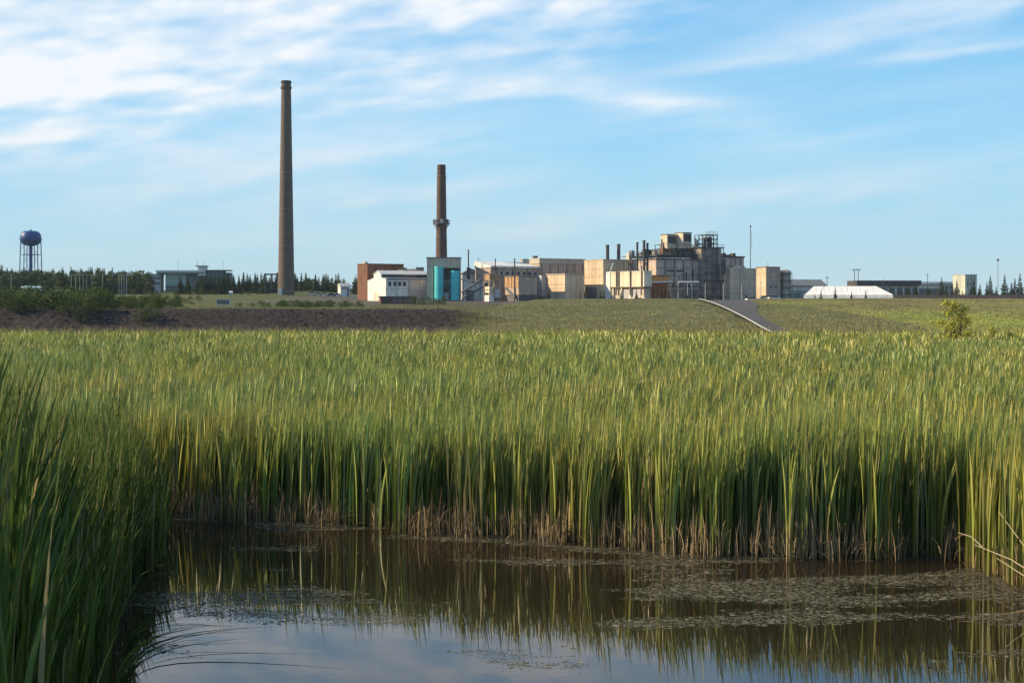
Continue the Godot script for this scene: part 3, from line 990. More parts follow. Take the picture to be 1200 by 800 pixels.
func stack(o: Node3D, called: String, m: Material, base_r: float, top_r: float, y0: float, y1: float, sides := 32):
	var b := MB.new()
	b.lathe([[base_r, y0], [lerpf(base_r, top_r, 0.3), lerpf(y0, y1, 0.3)], [lerpf(base_r, top_r, 0.65), lerpf(y0, y1, 0.65)], [top_r, y1], [top_r * 0.8, y1], [top_r * 0.78, y1 - 2.0], [0.0, y1 - 2.0]], sides)
	part(o, called, b.done(), m)

func hoop(o: Node3D, called: String, m: Material, r: float, y0: float, y1: float, sides := 32):
	var b := MB.new()
	b.lathe([[maxf(r - 0.5, r * 0.4), y0], [r, y0], [r, y1], [maxf(r - 0.5, r * 0.4), y1]], sides)
	part(o, called, b.done(), m)

func build_left():
	var o: Node3D
	var b: MB
	# tall chimney
	o = thing("tall_chimney", "very tall tapering grey brown chimney, the tallest thing in the picture", "chimney", Vector3(-98.9, hgt(-98.9, 560), -560.0))
	var top := 100.2 - o.position.y
	stack(o, "shaft", M.chimney, 3.65, 2.05, -2.0, top)
	hoop(o, "rim", M.chimney_dark, 2.42, top - 3.4, top - 2.5)
	hoop(o, "rim", M.chimney_dark, 2.28, top - 0.9, top + 0.05)
	for k in 5: hoop(o, "band", M.chimney_band, lerpf(3.65, 2.05, (top - 8.0 - k * 16.0 + 2.0) / (top + 2.0)) + 0.06, top - 8.2 - k * 16.0, top - 7.8 - k * 16.0)
	b = MB.new()
	for s in [-0.25, 0.25]: b.tube(Vector3(s + 0.9, 0, 3.55), Vector3(s + 0.5, top - 3, 2.0), 0.05, 0.05, 4)
	for k in 40: b.tube(Vector3(0.65 - k * 0.01, k * 2.25 + 1, 3.55 - k * 0.038), Vector3(1.15 - k * 0.01, k * 2.25 + 1, 3.55 - k * 0.038), 0.035, 0.035, 4)
	part(o, "ladder", b.done(), M.steel)
	bx(o, "vent", M.chimney_dark, -0.4, 0.4, 38.0, 39.5, 3.05, 3.3)
	bx(o, "door", M.white, -2.6, -1.2, 0.0, 2.6, 2.6, 3.6)
	# water tower
	o = thing("water_tower", "blue elevated water tower on slim legs above the trees at left", "water tower", Vector3(-286.0, hgt(-286.0, 760), -760.0))
	var g := o.position.y
	b = MB.new()
	var prof := [[0.0, 35.9]]
	for k in 13:
		var a := lerpf(-1.35, 1.5, k / 12.0)
		prof.append([6.05 * pow(cos(a), 0.48), 41.0 + 4.4 * sin(a)])
	prof.append([0.0, 45.5])
	for p in prof: p[1] -= g
	b.lathe(prof, 28)
	part(o, "tank", b.done(), M.tower_blue)
	hoop(o, "walkway", M.tower_blue, 6.5, 40.0 - g, 40.4 - g)
	b = MB.new()
	b.lathe([[0.55, 45.2 - g], [0.55, 46.0 - g], [0.0, 46.3 - g]], 10)
	part(o, "vent", b.done(), M.tower_blue)
	pipe(o, "riser", M.tower_blue, Vector3(0, -1, 0), Vector3(0, 37 - g, 0), 1.0, 14)
	for k in 6:
		var a := TAU * (k + 0.5) / 6
		pipe(o, "leg", M.tower_blue, Vector3(cos(a) * 6.6, -1, sin(a) * 6.6), Vector3(cos(a) * 5.7, 40 - g, sin(a) * 5.7), 0.28, 8)
		var c := TAU * (k + 1.5) / 6
		pipe(o, "strut", M.tower_blue, Vector3(cos(a) * 6.1, 31.2 - g, sin(a) * 6.1), Vector3(cos(c) * 6.1, 31.2 - g, sin(c) * 6.1), 0.16, 6)
		pipe(o, "tie_rod", M.tower_blue, Vector3(cos(a) * 6.1, 31.2 - g, sin(a) * 6.1), Vector3(cos(c) * 5.8, 38.4 - g, sin(c) * 5.8), 0.06, 5)
		pipe(o, "tie_rod", M.tower_blue, Vector3(cos(c) * 6.5, 14.0 - g, sin(c) * 6.5), Vector3(cos(a) * 6.1, 31.0 - g, sin(a) * 6.1), 0.06, 5)
	# office block with a wide flat roof
	o = site("office_block", "flat roofed office block with pale green glass and a wide overhanging roof", "building", -173.5, 640.0, 0.10)
	g = o.position.y
	bx(o, "wall", M.concrete_dark, 0, 31.5, -2, 18.2 - g, -14, 0)
	bx(o, "glazing", M.glass_green, 0.3, 10.0, 11.6 - g, 18.0 - g, 0.0, 0.12)
	for k in 7: bx(o, "mullion", M.trim, 0.3 + k * 1.6, 0.5 + k * 1.6, 11.6 - g, 18.0 - g, 0.121, 0.22)
	for y in [13.6, 15.8]: bx(o, "floor_band", M.trim, 0.0, 10.2, y - g, y + 0.45 - g, 0.221, 0.35)
	windows(o, 11.0, 21.0, 15.2 - g, 16.8 - g, 0.0, 5)
	windows(o, 11.0, 21.0, 12.0 - g, 13.6 - g, 0.0, 5)
	bx(o, "roof", M.roof_pale, -4.2, 19.5, 18.2 - g, 19.2 - g, -15, 2.6)
	bx(o, "fascia", M.cladding_green, -4.0, 19.3, 17.5 - g, 18.2 - g, -14.8, 2.2)
	bx(o, "penthouse", M.white, 16.4, 19.9, 16.6 - g, 21.0 - g, -6.0, 2.0)
	bx(o, "penthouse_roof", M.roof_pale, 15.2, 20.4, 21.0 - g, 21.7 - g, -6.5, 2.6)
	bx(o, "wing", M.slate, 20.4, 28.6, -2, 19.0 - g, -10, 1.0)
	bx(o, "wing_roof", M.slate, 20.2, 31.9, 19.0 - g, 19.5 - g, -10.4, 1.5)
	for k in 4: pipe(o, "aerial", M.steel, Vector3(6.0 + k * 6.4 + (k % 2) * 3.0, 18 - g, -2), Vector3(6.0 + k * 6.4 + (k % 2) * 3.0, 24.5 - g, -2), 0.07, 5)
	o = site("low_office", "low pale office wing with dark window bands left of the office block", "building", -186.5, 640.0, 0.10)
	g = o.position.y
	bx(o, "wall", M.panel_grey, 0, 10.5, -2, 17.0 - g, -9, 0)
	bx(o, "roof", M.roof_pale, -0.4, 10.9, 17.0 - g, 17.5 - g, -9.4, 0.4)
	windows(o, 0.4, 10.2, 14.6 - g, 16.0 - g, 0.0, 6, 0.8)
	windows(o, 0.4, 10.2, 12.0 - g, 13.4 - g, 0.0, 6, 0.8)
	# pale blue tank lying among the bushes
	o = site("tank_trailer", "pale blue cylindrical tank trailer with a white end among the bushes at far left", "trailer", -161.0, 420.0, -0.05)
	g = o.position.y
	b = MB.new()
	b.tube(Vector3(0.3, 8.2 - g, 0), Vector3(6.6, 8.1 - g, 0), 0.98, 0.98, 18)
	part(o, "tank", b.done(), M.pale_blue)
	pipe(o, "tank_end", M.white, Vector3(0.05, 8.2 - g, 0), Vector3(0.32, 8.2 - g, 0), 1.0, 18)
	bx(o, "chassis", M.dark, 0.2, 6.6, 6.9 - g, 7.25 - g, -0.7, 0.7)
	for k in 3: pipe(o, "wheel", M.dark, Vector3(4.0 + k * 1.1 - 3.0 * float(k == 0), 6.6 - g, 0.5), Vector3(4.0 + k * 1.1 - 3.0 * float(k == 0), 6.6 - g, 0.85), 0.5, 12)
	for k in 3: bx(o, "strut", M.dark, 1.0 + k * 2.0, 1.2 + k * 2.0, 5.0 - g, 7.0 - g, -0.1, 0.1)
	o = site("dark_shed", "low dark grey shed right of the pale blue tank trailer", "shed", -150.0, 420.0, 0.0)
	g = o.position.y
	bx(o, "wall", M.slate, 0, 4.4, -1, 7.5 - g, -3, 0)
	b = MB.new()
	b.prism([Vector2(-0.3, 7.5 - g), Vector2(3.3, 7.5 - g), Vector2(1.5, 8.1 - g)], -0.2, 4.6)
	part(o, "roof", b.done(), M.concrete_dark)
	bx(o, "door", M.dark, 1.0, 2.0, 0.0, 7.2 - g, 0.0, 0.05)
	# frame sign
	o = site("frame_sign", "dark grey frame sign on two posts standing on the bank below the tall chimney", "sign", -49.4, 214.0, 0.0)
	g = o.position.y
	for x in [0.0, 2.15]: bx(o, "post", M.steel_pale, x - 0.07, x + 0.07, -1.0, 4.95 - g, -0.07, 0.07)
	for y in [4.88, 4.02]: bx(o, "frame_rail", M.steel_pale, 0.08, 2.07, y - g - 0.06, y - g + 0.06, -0.05, 0.05)
	for k in 6: bx(o, "board", M.slate, 0.08 + k * 0.335, 0.06 + (k + 1) * 0.335 - 0.02, 4.09 - g, 4.81 - g, -0.03, 0.03)
	# small white hut, gantry, white house
	o = site("white_hut", "tiny white hut on the lawn left of the tall chimney", "hut", -110.6, 500.0, 0.2)
	bx(o, "wall", M.white, 0, 1.3, -0.5, 1.5, -1.2, 0)
	b = MB.new()
	b.prism([Vector2(-0.15, 1.5), Vector2(1.35, 1.5), Vector2(0.6, 2.1)], -0.1, 1.4)
	part(o, "roof", b.done(), M.roof_pale)
	bx(o, "door", M.slate, 0.35, 0.85, -0.3, 1.2, 0.0, 0.04)
	o = site("pipe_gantry", "grey steel gantry frame over the trees just left of the tall chimney", "gantry", -116.0, 600.0, 0.1)
	g = o.position.y
	steel(o, M.steel, 0, 6.0, -1.0, 16.4 - g, -2.0, 0.0, 2, 3, 0.28)
	bx(o, "deck", M.steel, -0.5, 6.5, 16.41 - g, 16.8 - g, -2.4, 0.4)
	o = site("white_house", "small white house left of the brown brick block", "house", -80.4, 600.0, 0.45)
	g = o.position.y
	bx(o, "wall", M.white, 0, 4.4, -1.0, 11.0 - g, -4.2, 0)
	b = MB.new()
	b.prism([Vector2(-0.4, 10.95 - g), Vector2(4.6, 10.95 - g), Vector2(2.1, 12.4 - g)], -0.3, 4.7)
	part(o, "roof", b.done(), M.panel_grey)
	windows(o, 0.3, 3.0, 9.3 - g, 10.4 - g, 0.0, 2)
	bx(o, "door", M.slate, 3.2, 4.0, -0.2, 10.3 - g, 0.0, 0.05)
	# slim light poles on the left
	var spots := [[83, 336], [88, 333], [93, 336], [97, 338], [101, 331], [107, 338], [139, 342], [142, 340], [145, 342], [148, 339], [120, 336], [12.5, 338]]
	for i in spots.size():
		var x: float = (spots[i][0] - 600.0) * 0.3467
		o = site("light_pole", "slim pale light pole before the dark trees at left" if i < 11 else "pale light pole standing alone farthest left, left of the water tower", "light pole", x, 520.0, 0.0, "slim light poles at left" if i < 11 else "")
		b = MB.new()
		b.tube(Vector3(0, -1, 0), Vector3(0, 8.6, 0), 0.11, 0.07, 6)
		part(o, "pole", b.done(), M.steel_pale)
		bx(o, "arm", M.steel_pale, 0.0, 1.2, 8.5, 8.58, -0.04, 0.04)
		bx(o, "lamp", M.steel_pale, 0.9, 1.5, 8.38, 8.5, -0.12, 0.12)
	# cars parked beyond the lawn
	var paints := [M.white, M.car_silver, M.white, M.car_blue, M.car_silver]
	var names := ["white car parked farthest left in the row right of the tall chimney", "silver car second from left in the row right of the tall chimney", "white car in the middle of the row beyond the lawn", "blue car second from right in the row beyond the lawn", "silver car parked nearest the small white house"]
	for i in 5:
		o = site("parked_car", names[i], "car", -92.5 + i * 2.6 + (0.8 if i > 2 else 0.0), 575.0 + i, 0.1, "cars parked right of the tall chimney")
		b = MB.new()
		b.prism([Vector2(0, 0.3), Vector2(1.75, 0.3), Vector2(1.75, 0.95), Vector2(0, 0.95)], 0.0, 4.3)
		part(o, "body", b.done(), paints[i])
		b = MB.new()
		for s in [[1.0, 3.6, 0.95, 1.2], [1.35, 3.2, 1.2, 1.5]]: b.box(s[0], s[1], s[2], s[3], -1.62, -0.13)
		part(o, "cabin", b.done(), M.glass_dark)
		for x in [0.8, 3.5]:
			for z in [0.0, -1.75]: pipe(o, "wheel", M.dark, Vector3(x, 0.32, z - 0.1), Vector3(x, 0.32, z + 0.1), 0.32, 10)

func build_works_left():
	var o: Node3D
	var b: MB
	var g := 0.0
	# brown brick block
	o = site("brick_block", "dark brown brick block with a sunlit orange end wall, behind the white hall", "building", -58.8, 520.0)
	g = o.position.y
	bx(o, "wall", M.brick, 0, 16.5, -2, 19.0 - g, -9.5, 0)
	bx(o, "parapet", M.brick_dark, -0.15, 16.65, 19.0 - g, 19.35 - g, -9.65, 0.15)
	for k in 3: bx(o, "buttress", M.brick_dark, 3.5 + k * 4.0, 4.1 + k * 4.0, -2, 18.6 - g, 0.0, 0.25)
	bx(o, "end_door", M.brick_dark, -0.06, 0.0, 11.0 - g, 14.5 - g, -7.0, -5.0)
	bx(o, "vent", M.brick_dark, -0.06, 0.0, 15.5 - g, 17.0 - g, -3.2, -1.8)
	bx(o, "roof_plant", M.panel_cream, 0.2, 1.6, 19.36 - g, 20.1 - g, -5.0, -3.0)
	# white hall with a raised monitor roof
	o = site("white_hall", "white corrugated hall with a sunlit stepped gable and raised roof", "building", -49.3, 500.0)
	g = o.position.y
	b = MB.new()
	b.prism([Vector2(0, -2), Vector2(16.5, -2), Vector2(16.5, 12.3 - g), Vector2(10.8, 13.3 - g), Vector2(10.8, 14.6 - g), Vector2(7.4, 15.9 - g), Vector2(4.4, 14.6 - g), Vector2(4.4, 13.4 - g), Vector2(0, 12.5 - g)], 0, 21.0)
	part(o, "body", b.done(), M.white_siding)
	bx(o, "eave", M.slate, 0.2, 21.2, 12.5 - g, 13.0 - g, -0.6, 0.35)
	bx(o, "monitor_glazing", M.glass_dark, 0.6, 20.6, 13.45 - g, 14.5 - g, -4.38, -4.33)
	b = MB.new()
	b.prism([Vector2(4.0, 14.62 - g), Vector2(7.4, 16.05 - g), Vector2(11.2, 14.62 - g), Vector2(11.2, 14.8 - g), Vector2(7.4, 16.25 - g), Vector2(4.0, 14.8 - g)], -0.25, 21.25)
	part(o, "roof", b.done(), M.roof_pale)
	windows(o, 0.6, 9.2, 9.9 - g, 11.8 - g, 0.0, 4, 0.72)
	bx(o, "wall_panel", M.panel_grey, 9.6, 20.9, -1, 12.2 - g, 0.0, 0.1)
	bx(o, "string_course", M.trim, 0.0, 20.9, 9.0 - g, 9.2 - g, 0.101, 0.2)
	for k in 4: bx(o, "downpipe", M.trim, 4.9 + k * 5.0, 5.05 + k * 5.0, -1, 12.4 - g, 0.21, 0.35)
	bx(o, "gable_door", M.panel_cream, -0.06, 0.0, -1, 3.4, -10.5, -6.5)
	# red brick shed
	o = site("brick_shed", "low red brown brick shed with a dark flat roof in front of the white hall", "shed", -46.2, 450.0, 0.2)
	g = o.position.y
	bx(o, "wall", M.brick_red, 0, 12.4, -2.0, 5.5 - g, -6, 0)
	bx(o, "roof", M.slate, -0.3, 12.7, 5.5 - g, 5.95 - g, -6.3, 0.4)
	bx(o, "door", M.dark, 1.0, 2.2, -0.5, 2.2, 0.0, 0.06)
	windows(o, 4.0, 11.5, 3.9 - g, 4.9 - g, 0.0, 4, 0.5)
	# conveyor gallery
	o = thing("conveyor_gallery", "thin dark conveyor gallery running from the brick block to the portal block", "conveyor", Vector3(-46.5, 0, -523.0))
	pipe(o, "gallery", M.steel, Vector3(0, 16.6, 0), Vector3(10.5, 16.9, 4.0), 0.42, 8)
	bx(o, "head_house", M.slate, 7.6, 10.6, 15.9, 17.8, 2.0, 4.6)
	bx(o, "head_house", M.slate, 2.2, 3.4, 16.7, 17.7, 0.2, 1.8)
	for x in [2.0, 6.0]: pipe(o, "trestle", M.steel, Vector3(x, 3, x * 0.38), Vector3(x, 16.7, x * 0.38), 0.16, 6)
	# portal block with turquoise ducts
	o = site("portal_block", "grey concrete portal block holding two turquoise cylinders under the shorter chimney", "building", -33.3, 500.0, 0.06)
	g = o.position.y
	bx(o, "wall", M.concrete, 0, 2.6, -2, 20.9 - g, -9, 0)
	bx(o, "lintel", M.concrete, 2.6, 13.35, 17.1 - g, 20.9 - g, -9, 0)
	bx(o, "side_wall", M.concrete, 12.9, 13.35, -2, 17.1 - g, -9, 0)
	bx(o, "back_wall", M.concrete_dark, 2.6, 12.9, -2, 17.1 - g, -9, -5)
	bx(o, "inner_panel", M.panel_grey, 5.9, 9.3, 10.5 - g, 12.6 - g, -5.0, -4.9)
	windows(o, 5.9, 9.3, 6.6 - g, 9.8 - g, -5.0, 1, 0.8)
	bx(o, "plinth", M.concrete_dark, 2.6, 12.9, -2, 1.0, -4.9, -0.3)
	bx(o, "coping", M.concrete_dark, -0.2, 13.55, 20.9 - g, 21.25 - g, -9.2, 0.2)
	pipe(o, "turquoise_duct", M.turquoise, Vector3(4.75, 0.3, 0.9), Vector3(4.75, 17.6 - g, 0.9), 1.8, 24)
	pipe(o, "turquoise_duct", M.turquoise, Vector3(11.0, 0.3, 0.9), Vector3(11.0, 16.0 - g, 0.9), 1.75, 24)
	for x in [4.75, 11.0]: pipe(o, "duct_flange", M.turquoise, Vector3(x, 9.0 - g, 0.9), Vector3(x, 9.3 - g, 0.9), 1.92, 24)
	bx(o, "door", M.panel_grey, 6.9, 8.6, 0.2, 3.2, -0.31, -0.24)
	# shorter chimney
	o = thing("brick_chimney", "shorter dark brown brick chimney with a ring platform halfway up", "chimney", Vector3(-28.7, hgt(-28.7, 520), -520.0))
	g = o.position.y
	b = MB.new()
	b.lathe([[2.75, 0], [2.34, 21.6 - g], [2.05, 37.0 - g], [1.84, 53.0 - g], [1.92, 54.6 - g], [1.72, 55.4 - g], [1.70, 59.4 - g], [1.4, 59.4 - g], [1.38, 58.0 - g], [0, 58.0 - g]], 28)
	part(o, "shaft", b.done(), M.chimney_brick)
	for y in [25.0, 29.0, 33.0, 41.0, 45.0, 49.0, 55.9, 57.8]: hoop(o, "band", M.chimney_dark, lerpf(2.36, 1.78, (y - 21.6) / 37.0) + 0.05, y - g, y - g + 0.28, 28)
	hoop(o, "platform", M.steel, 3.5, 35.3 - g, 35.7 - g, 20)
	b = MB.new()
	b.lathe([[3.45, 36.7 - g], [3.52, 36.75 - g], [3.45, 36.85 - g]], 20)
	for k in 20: b.tube(Vector3(cos(TAU * k / 20) * 3.45, 35.7 - g, sin(TAU * k / 20) * 3.45), Vector3(cos(TAU * k / 20) * 3.45, 36.8 - g, sin(TAU * k / 20) * 3.45), 0.05, 0.05, 4)
	part(o, "railing", b.done(), M.steel)
	for k in 10:
		var a := TAU * k / 10.0
		pipe(o, "bracket", M.steel, Vector3(cos(a) * 2.1, 33.6 - g, sin(a) * 2.1), Vector3(cos(a) * 3.3, 35.4 - g, sin(a) * 3.3), 0.12, 5)
	for k in [[-2.7, 1.6, M.steel_pale], [0.2, 2.7, M.white], [2.4, 1.5, M.slate], [1.4, 2.4, M.slate], [-1.3, 2.6, M.slate]]:
		bx(o, "equipment_box", k[2], k[0] - 0.55, k[0] + 0.55, 35.71 - g, 37.2 - g, k[1] - 0.4, k[1] + 0.4)
	b = MB.new()
	for k in 24: b.tube(Vector3(0.9, 21.6 - g + k * 1.55, 2.3 - k * 0.024), Vector3(1.3, 21.6 - g + k * 1.55, 2.25 - k * 0.024), 0.04, 0.04, 4)
	part(o, "ladder", b.done(), M.steel)
	# sheds and gear between the portal block and the long hall
	o = site("gabled_shed", "grey gabled shed just right of the turquoise cylinders", "shed", -20.6, 530.0, 0.12)
	g = o.position.y
	bx(o, "wall", M.panel_grey, 0, 10.5, -2, 15.3 - g, -10, 0)
	b = MB.new()
	var roofp := PackedVector3Array([Vector3(-0.4, 15.3 - g, 0.4), Vector3(10.9, 15.3 - g, 0.4), Vector3(3.4, 17.6 - g, 0.4), Vector3(-0.4, 15.3 - g, -10.4), Vector3(10.9, 15.3 - g, -10.4), Vector3(3.4, 17.6 - g, -10.4)])
	b.tri(roofp[0], roofp[1], roofp[2])
	b.tri(roofp[4], roofp[3], roofp[5])
	b.quad(roofp[1], roofp[4], roofp[5], roofp[2])
	b.quad(roofp[3], roofp[0], roofp[2], roofp[5])
	b.quad(roofp[3], roofp[4], roofp[1], roofp[0])
	part(o, "roof", b.done(), M.concrete_dark)
	windows(o, 1.0, 9.0, 11.0 - g, 13.0 - g, 0.0, 3, 0.7)
	o = site("lean_to_shed", "low grey lean-to shed with a slanting roof beside the orange steel tower", "shed", -19.0, 500.0, 0.1)
	g = o.position.y
	bx(o, "wall", M.panel_grey, 0, 8.0, -2, 11.0 - g, -7, 0)
	b = MB.new()
	b.quad(Vector3(-0.4, 12.6 - g, 0.5), Vector3(8.6, 10.9 - g, 0.5), Vector3(8.6, 11.3 - g, 0.5), Vector3(-0.4, 13.0 - g, 0.5))
	b.quad(Vector3(8.6, 10.9 - g, -7.5), Vector3(-0.4, 12.6 - g, -7.5), Vector3(-0.4, 13.0 - g, -7.5), Vector3(8.6, 11.3 - g, -7.5))
	b.quad(Vector3(-0.4, 13.0 - g, 0.5), Vector3(8.6, 11.3 - g, 0.5), Vector3(8.6, 11.3 - g, -7.5), Vector3(-0.4, 13.0 - g, -7.5))
	b.quad(Vector3(-0.4, 12.6 - g, -7.5), Vector3(8.6, 10.9 - g, -7.5), Vector3(8.6, 10.9 - g, 0.5), Vector3(-0.4, 12.6 - g, 0.5))
	part(o, "roof", b.done(), M.roof_pale)
	bx(o, "upper_wall", M.panel_grey, 0.0, 3.0, 11.0 - g, 12.3 - g, -6.8, 0.0)
	bx(o, "doorway", M.dark, 1.0, 4.0, -1, 4.2, 0.0, 0.05)
	o = thing("inclined_conveyor", "dark inclined conveyor rising to the right in front of the lean-to shed", "conveyor", Vector3(-19.2, 0, -488.0))
	for k in [[0.0, 7.4, 7.2, 12.2], [0.6, 5.4, 8.6, 9.8]]:
		pipe(o, "gallery", M.slate, Vector3(k[0], k[1], 0), Vector3(k[2], k[3], -1.0), 0.42, 6)
		pipe(o, "trestle", M.steel, Vector3(k[2] * 0.5, 3.0, 0), Vector3(k[2] * 0.5, (k[1] + k[3]) * 0.5, -0.5), 0.16, 5)
		pipe(o, "trestle", M.steel, Vector3(k[2], 3.0, -0.5), Vector3(k[2], k[3], -1.0), 0.16, 5)
	for s in [[-17.2, 505.0, 24.4, 0.26, 0.62, "thin dark vent stack with a thicker foot, nearest the turquoise cylinders"], [-13.4, 512.0, 21.4, 0.09, 0.12, "very thin mast right of the thin dark vent stack"], [-6.5, 500.0, 20.6, 0.2, 0.2, "short vent pipe at the left end of the long white roof"], [1.0, 492.0, 20.4, 0.24, 0.26, "dark vent pipe in front of the middle of the long white roof"]]:
		o = site("vent_stack", s[5], "vent stack", s[0], s[1], 0.0)
		g = o.position.y
		b = MB.new()
		b.tube(Vector3(0, -1, 0), Vector3(0, 17.0 - g, 0), s[4], s[4], 10)
		b.tube(Vector3(0, 17.0 - g, 0), Vector3(0, s[2] - g, 0), s[3], s[3], 10)
		part(o, "pipe", b.done(), M.dark)
		hoop(o, "collar", M.steel, s[4] + 0.2, 17.0 - g, 17.3 - g, 10)
		hoop(o, "cap", M.dark, s[3] + 0.08, s[2] - 0.3 - g, s[2] + 0.02 - g, 10)
	# orange steel tower
	o = site("steel_tower", "small open steel tower with orange and cream boxes left of the long hall", "steel tower", -8.4, 480.0)
	g = o.position.y
	steel(o, M.steel_tan, 0, 4.2, -1, 14.4 - g, -4.0, 0, 2, 4, 0.24)
	bx(o, "box", M.rust_pale, 0.2, 4.0, 12.0 - g, 14.2 - g, -3.8, -0.2)
	bx(o, "box", M.panel_cream, 0.2, 2.0, 7.2 - g, 9.6 - g, -3.8, -0.2)
	bx(o, "box", M.panel_grey, 2.2, 4.6, 5.4 - g, 8.6 - g, -3.0, 0.4)
	bx(o, "box", M.white, -0.4, 1.6, 4.0 - g, 6.4 - g, -3.0, 0.3)
	rail(o, M.steel_tan, 0, 4.2, 14.41 - g, 0.0)
	# long hall, two roofs
	o = site("long_hall", "long brown hall with a white sloping roof on its left half", "building", -8.3, 500.0)
	g = o.position.y
	bx(o, "wall", M.brown_siding, 0, 22.6, -2, 17.2 - g, -12, 0)
	b = MB.new()
	b.prism([Vector2(-0.6, 17.2 - g), Vector2(12.2, 17.2 - g), Vector2(12.2, 19.9 - g), Vector2(-0.6, 17.9 - g)], -0.4, 22.2)
	part(o, "roof", b.done(), M.roof_white)
	bx(o, "right_wall", M.brown_siding, 22.6, 44.6, -2, 19.0 - g, -14, 0.4)
	bx(o, "fascia", M.fascia_tan, 22.3, 44.8, 19.0 - g, 21.0 - g, -14.3, 0.75)
	bx(o, "coping", M.roof_pale, 22.1, 45.0, 21.0 - g, 21.25 - g, -14.5, 0.95)
	bx(o, "roof_vent", M.dark, 22.7, 24.2, 21.26 - g, 22.3 - g, -5.0, -3.5)
	bx(o, "ledge", M.slate, 0.2, 22.5, 13.6 - g, 13.9 - g, 0.0, 0.3)
	bx(o, "ledge", M.brown_dark, 22.7, 44.5, 14.6 - g, 14.8 - g, 0.41, 0.6)
	windows(o, 1.0, 22.0, 14.3 - g, 15.8 - g, 0.0, 8, 0.6)
	for k in 6: bx(o, "pilaster", M.brown_dark, 23.5 + k * 4.0, 23.8 + k * 4.0, -1, 18.8 - g, 0.401, 0.55)
	for k in 3: pipe(o, "downpipe", M.steel, Vector3(3.0 + k * 7.0, -1, 0.2), Vector3(3.0 + k * 7.0, 17 - g, 0.2), 0.14, 6)
	# low blocks in front of it
	o = site("rusty_bin", "low bin house with a rusty orange end wall on dark posts", "bin house", 2.6, 490.0)
	g = o.position.y
	bx(o, "wall", M.brown_siding, 0, 8.4, 6.5 - g, 13.5 - g, -10, 0)
	bx(o, "end_wall", M.rust_pale, -0.15, 0.0, 9.4 - g, 13.5 - g, -10, 0)
	bx(o, "roof", M.brown_dark, -0.3, 8.7, 13.5 - g, 13.8 - g, -10.3, 0.3)
	bx(o, "plinth", M.slate, 0.5, 8.0, -2, 6.5 - g, -9.5, -0.8)
	for k in 5: bx(o, "post", M.steel, 0.1 + k * 2.0, 0.4 + k * 2.0, -2, 6.5 - g, -0.5, -0.2)
	for k in 3: bx(o, "rib", M.rust_dark, -0.25, -0.151, 9.4 - g, 13.5 - g, -7.6 + k * 2.5, -7.3 + k * 2.5)
	pipe(o, "chute", M.slate, Vector3(-0.4, 9.2 - g, -9), Vector3(-0.4, 5.5 - g, -2), 0.5, 8)
	o = site("tan_annex", "tan panelled annex with a sunlit end wall in front of the brown hall", "building", 20.5, 495.0)
	g = o.position.y
	bx(o, "wall", M.tan_panel, 0, 9, -2, 14.5 - g, -13, 0)
	bx(o, "roof", M.fascia_tan, -0.2, 9.2, 14.5 - g, 14.8 - g, -13.2, 0.2)
	for k in 3: bx(o, "seam", M.brown_dark, -0.06, 0.0, 4.5 - g + k * 3.0, 4.62 - g + k * 3.0, -12.8, -0.2)
	bx(o, "vehicle_door", M.panel_cream, -0.08, 0.0, -1, 3.4, -11.0, -7.6)
	bx(o, "grey_duct", M.panel_grey, -2.2, 0.0, 6.0 - g, 14.3 - g, -15.4, -13.1)
	bx(o, "grey_duct_leg", M.steel, -1.6, -1.2, -1, 6.0 - g, -14.6, -14.2)
	# wing with the big sunlit end wall
	o = site("tan_wing", "tall tan wing with a plain sunlit end wall right of the brown hall", "building", 35.7, 500.0)
	g = o.position.y
	bx(o, "wall", M.tan_panel, 0, 12, -2, 20.2 - g, -12.9, 0)
	bx(o, "coping", M.fascia_tan, -0.2, 12.2, 20.2 - g, 20.5 - g, -13.1, 0.2)
	for k in 4: bx(o, "seam", M.brown_dark, -0.05, 0.0, 7.0 - g + k * 3.2, 7.1 - g + k * 3.2, -12.7, -0.2)
	bx(o, "lean_to", M.slate, -1.8, -0.06, -1, 9.5 - g, -8.6, -4.6)
	for k in 4: pipe(o, "post", M.steel, Vector3(-3.0, -1, -12 + k * 1.6), Vector3(-3.0, 6.5, -12 + k * 1.6), 0.09, 5)

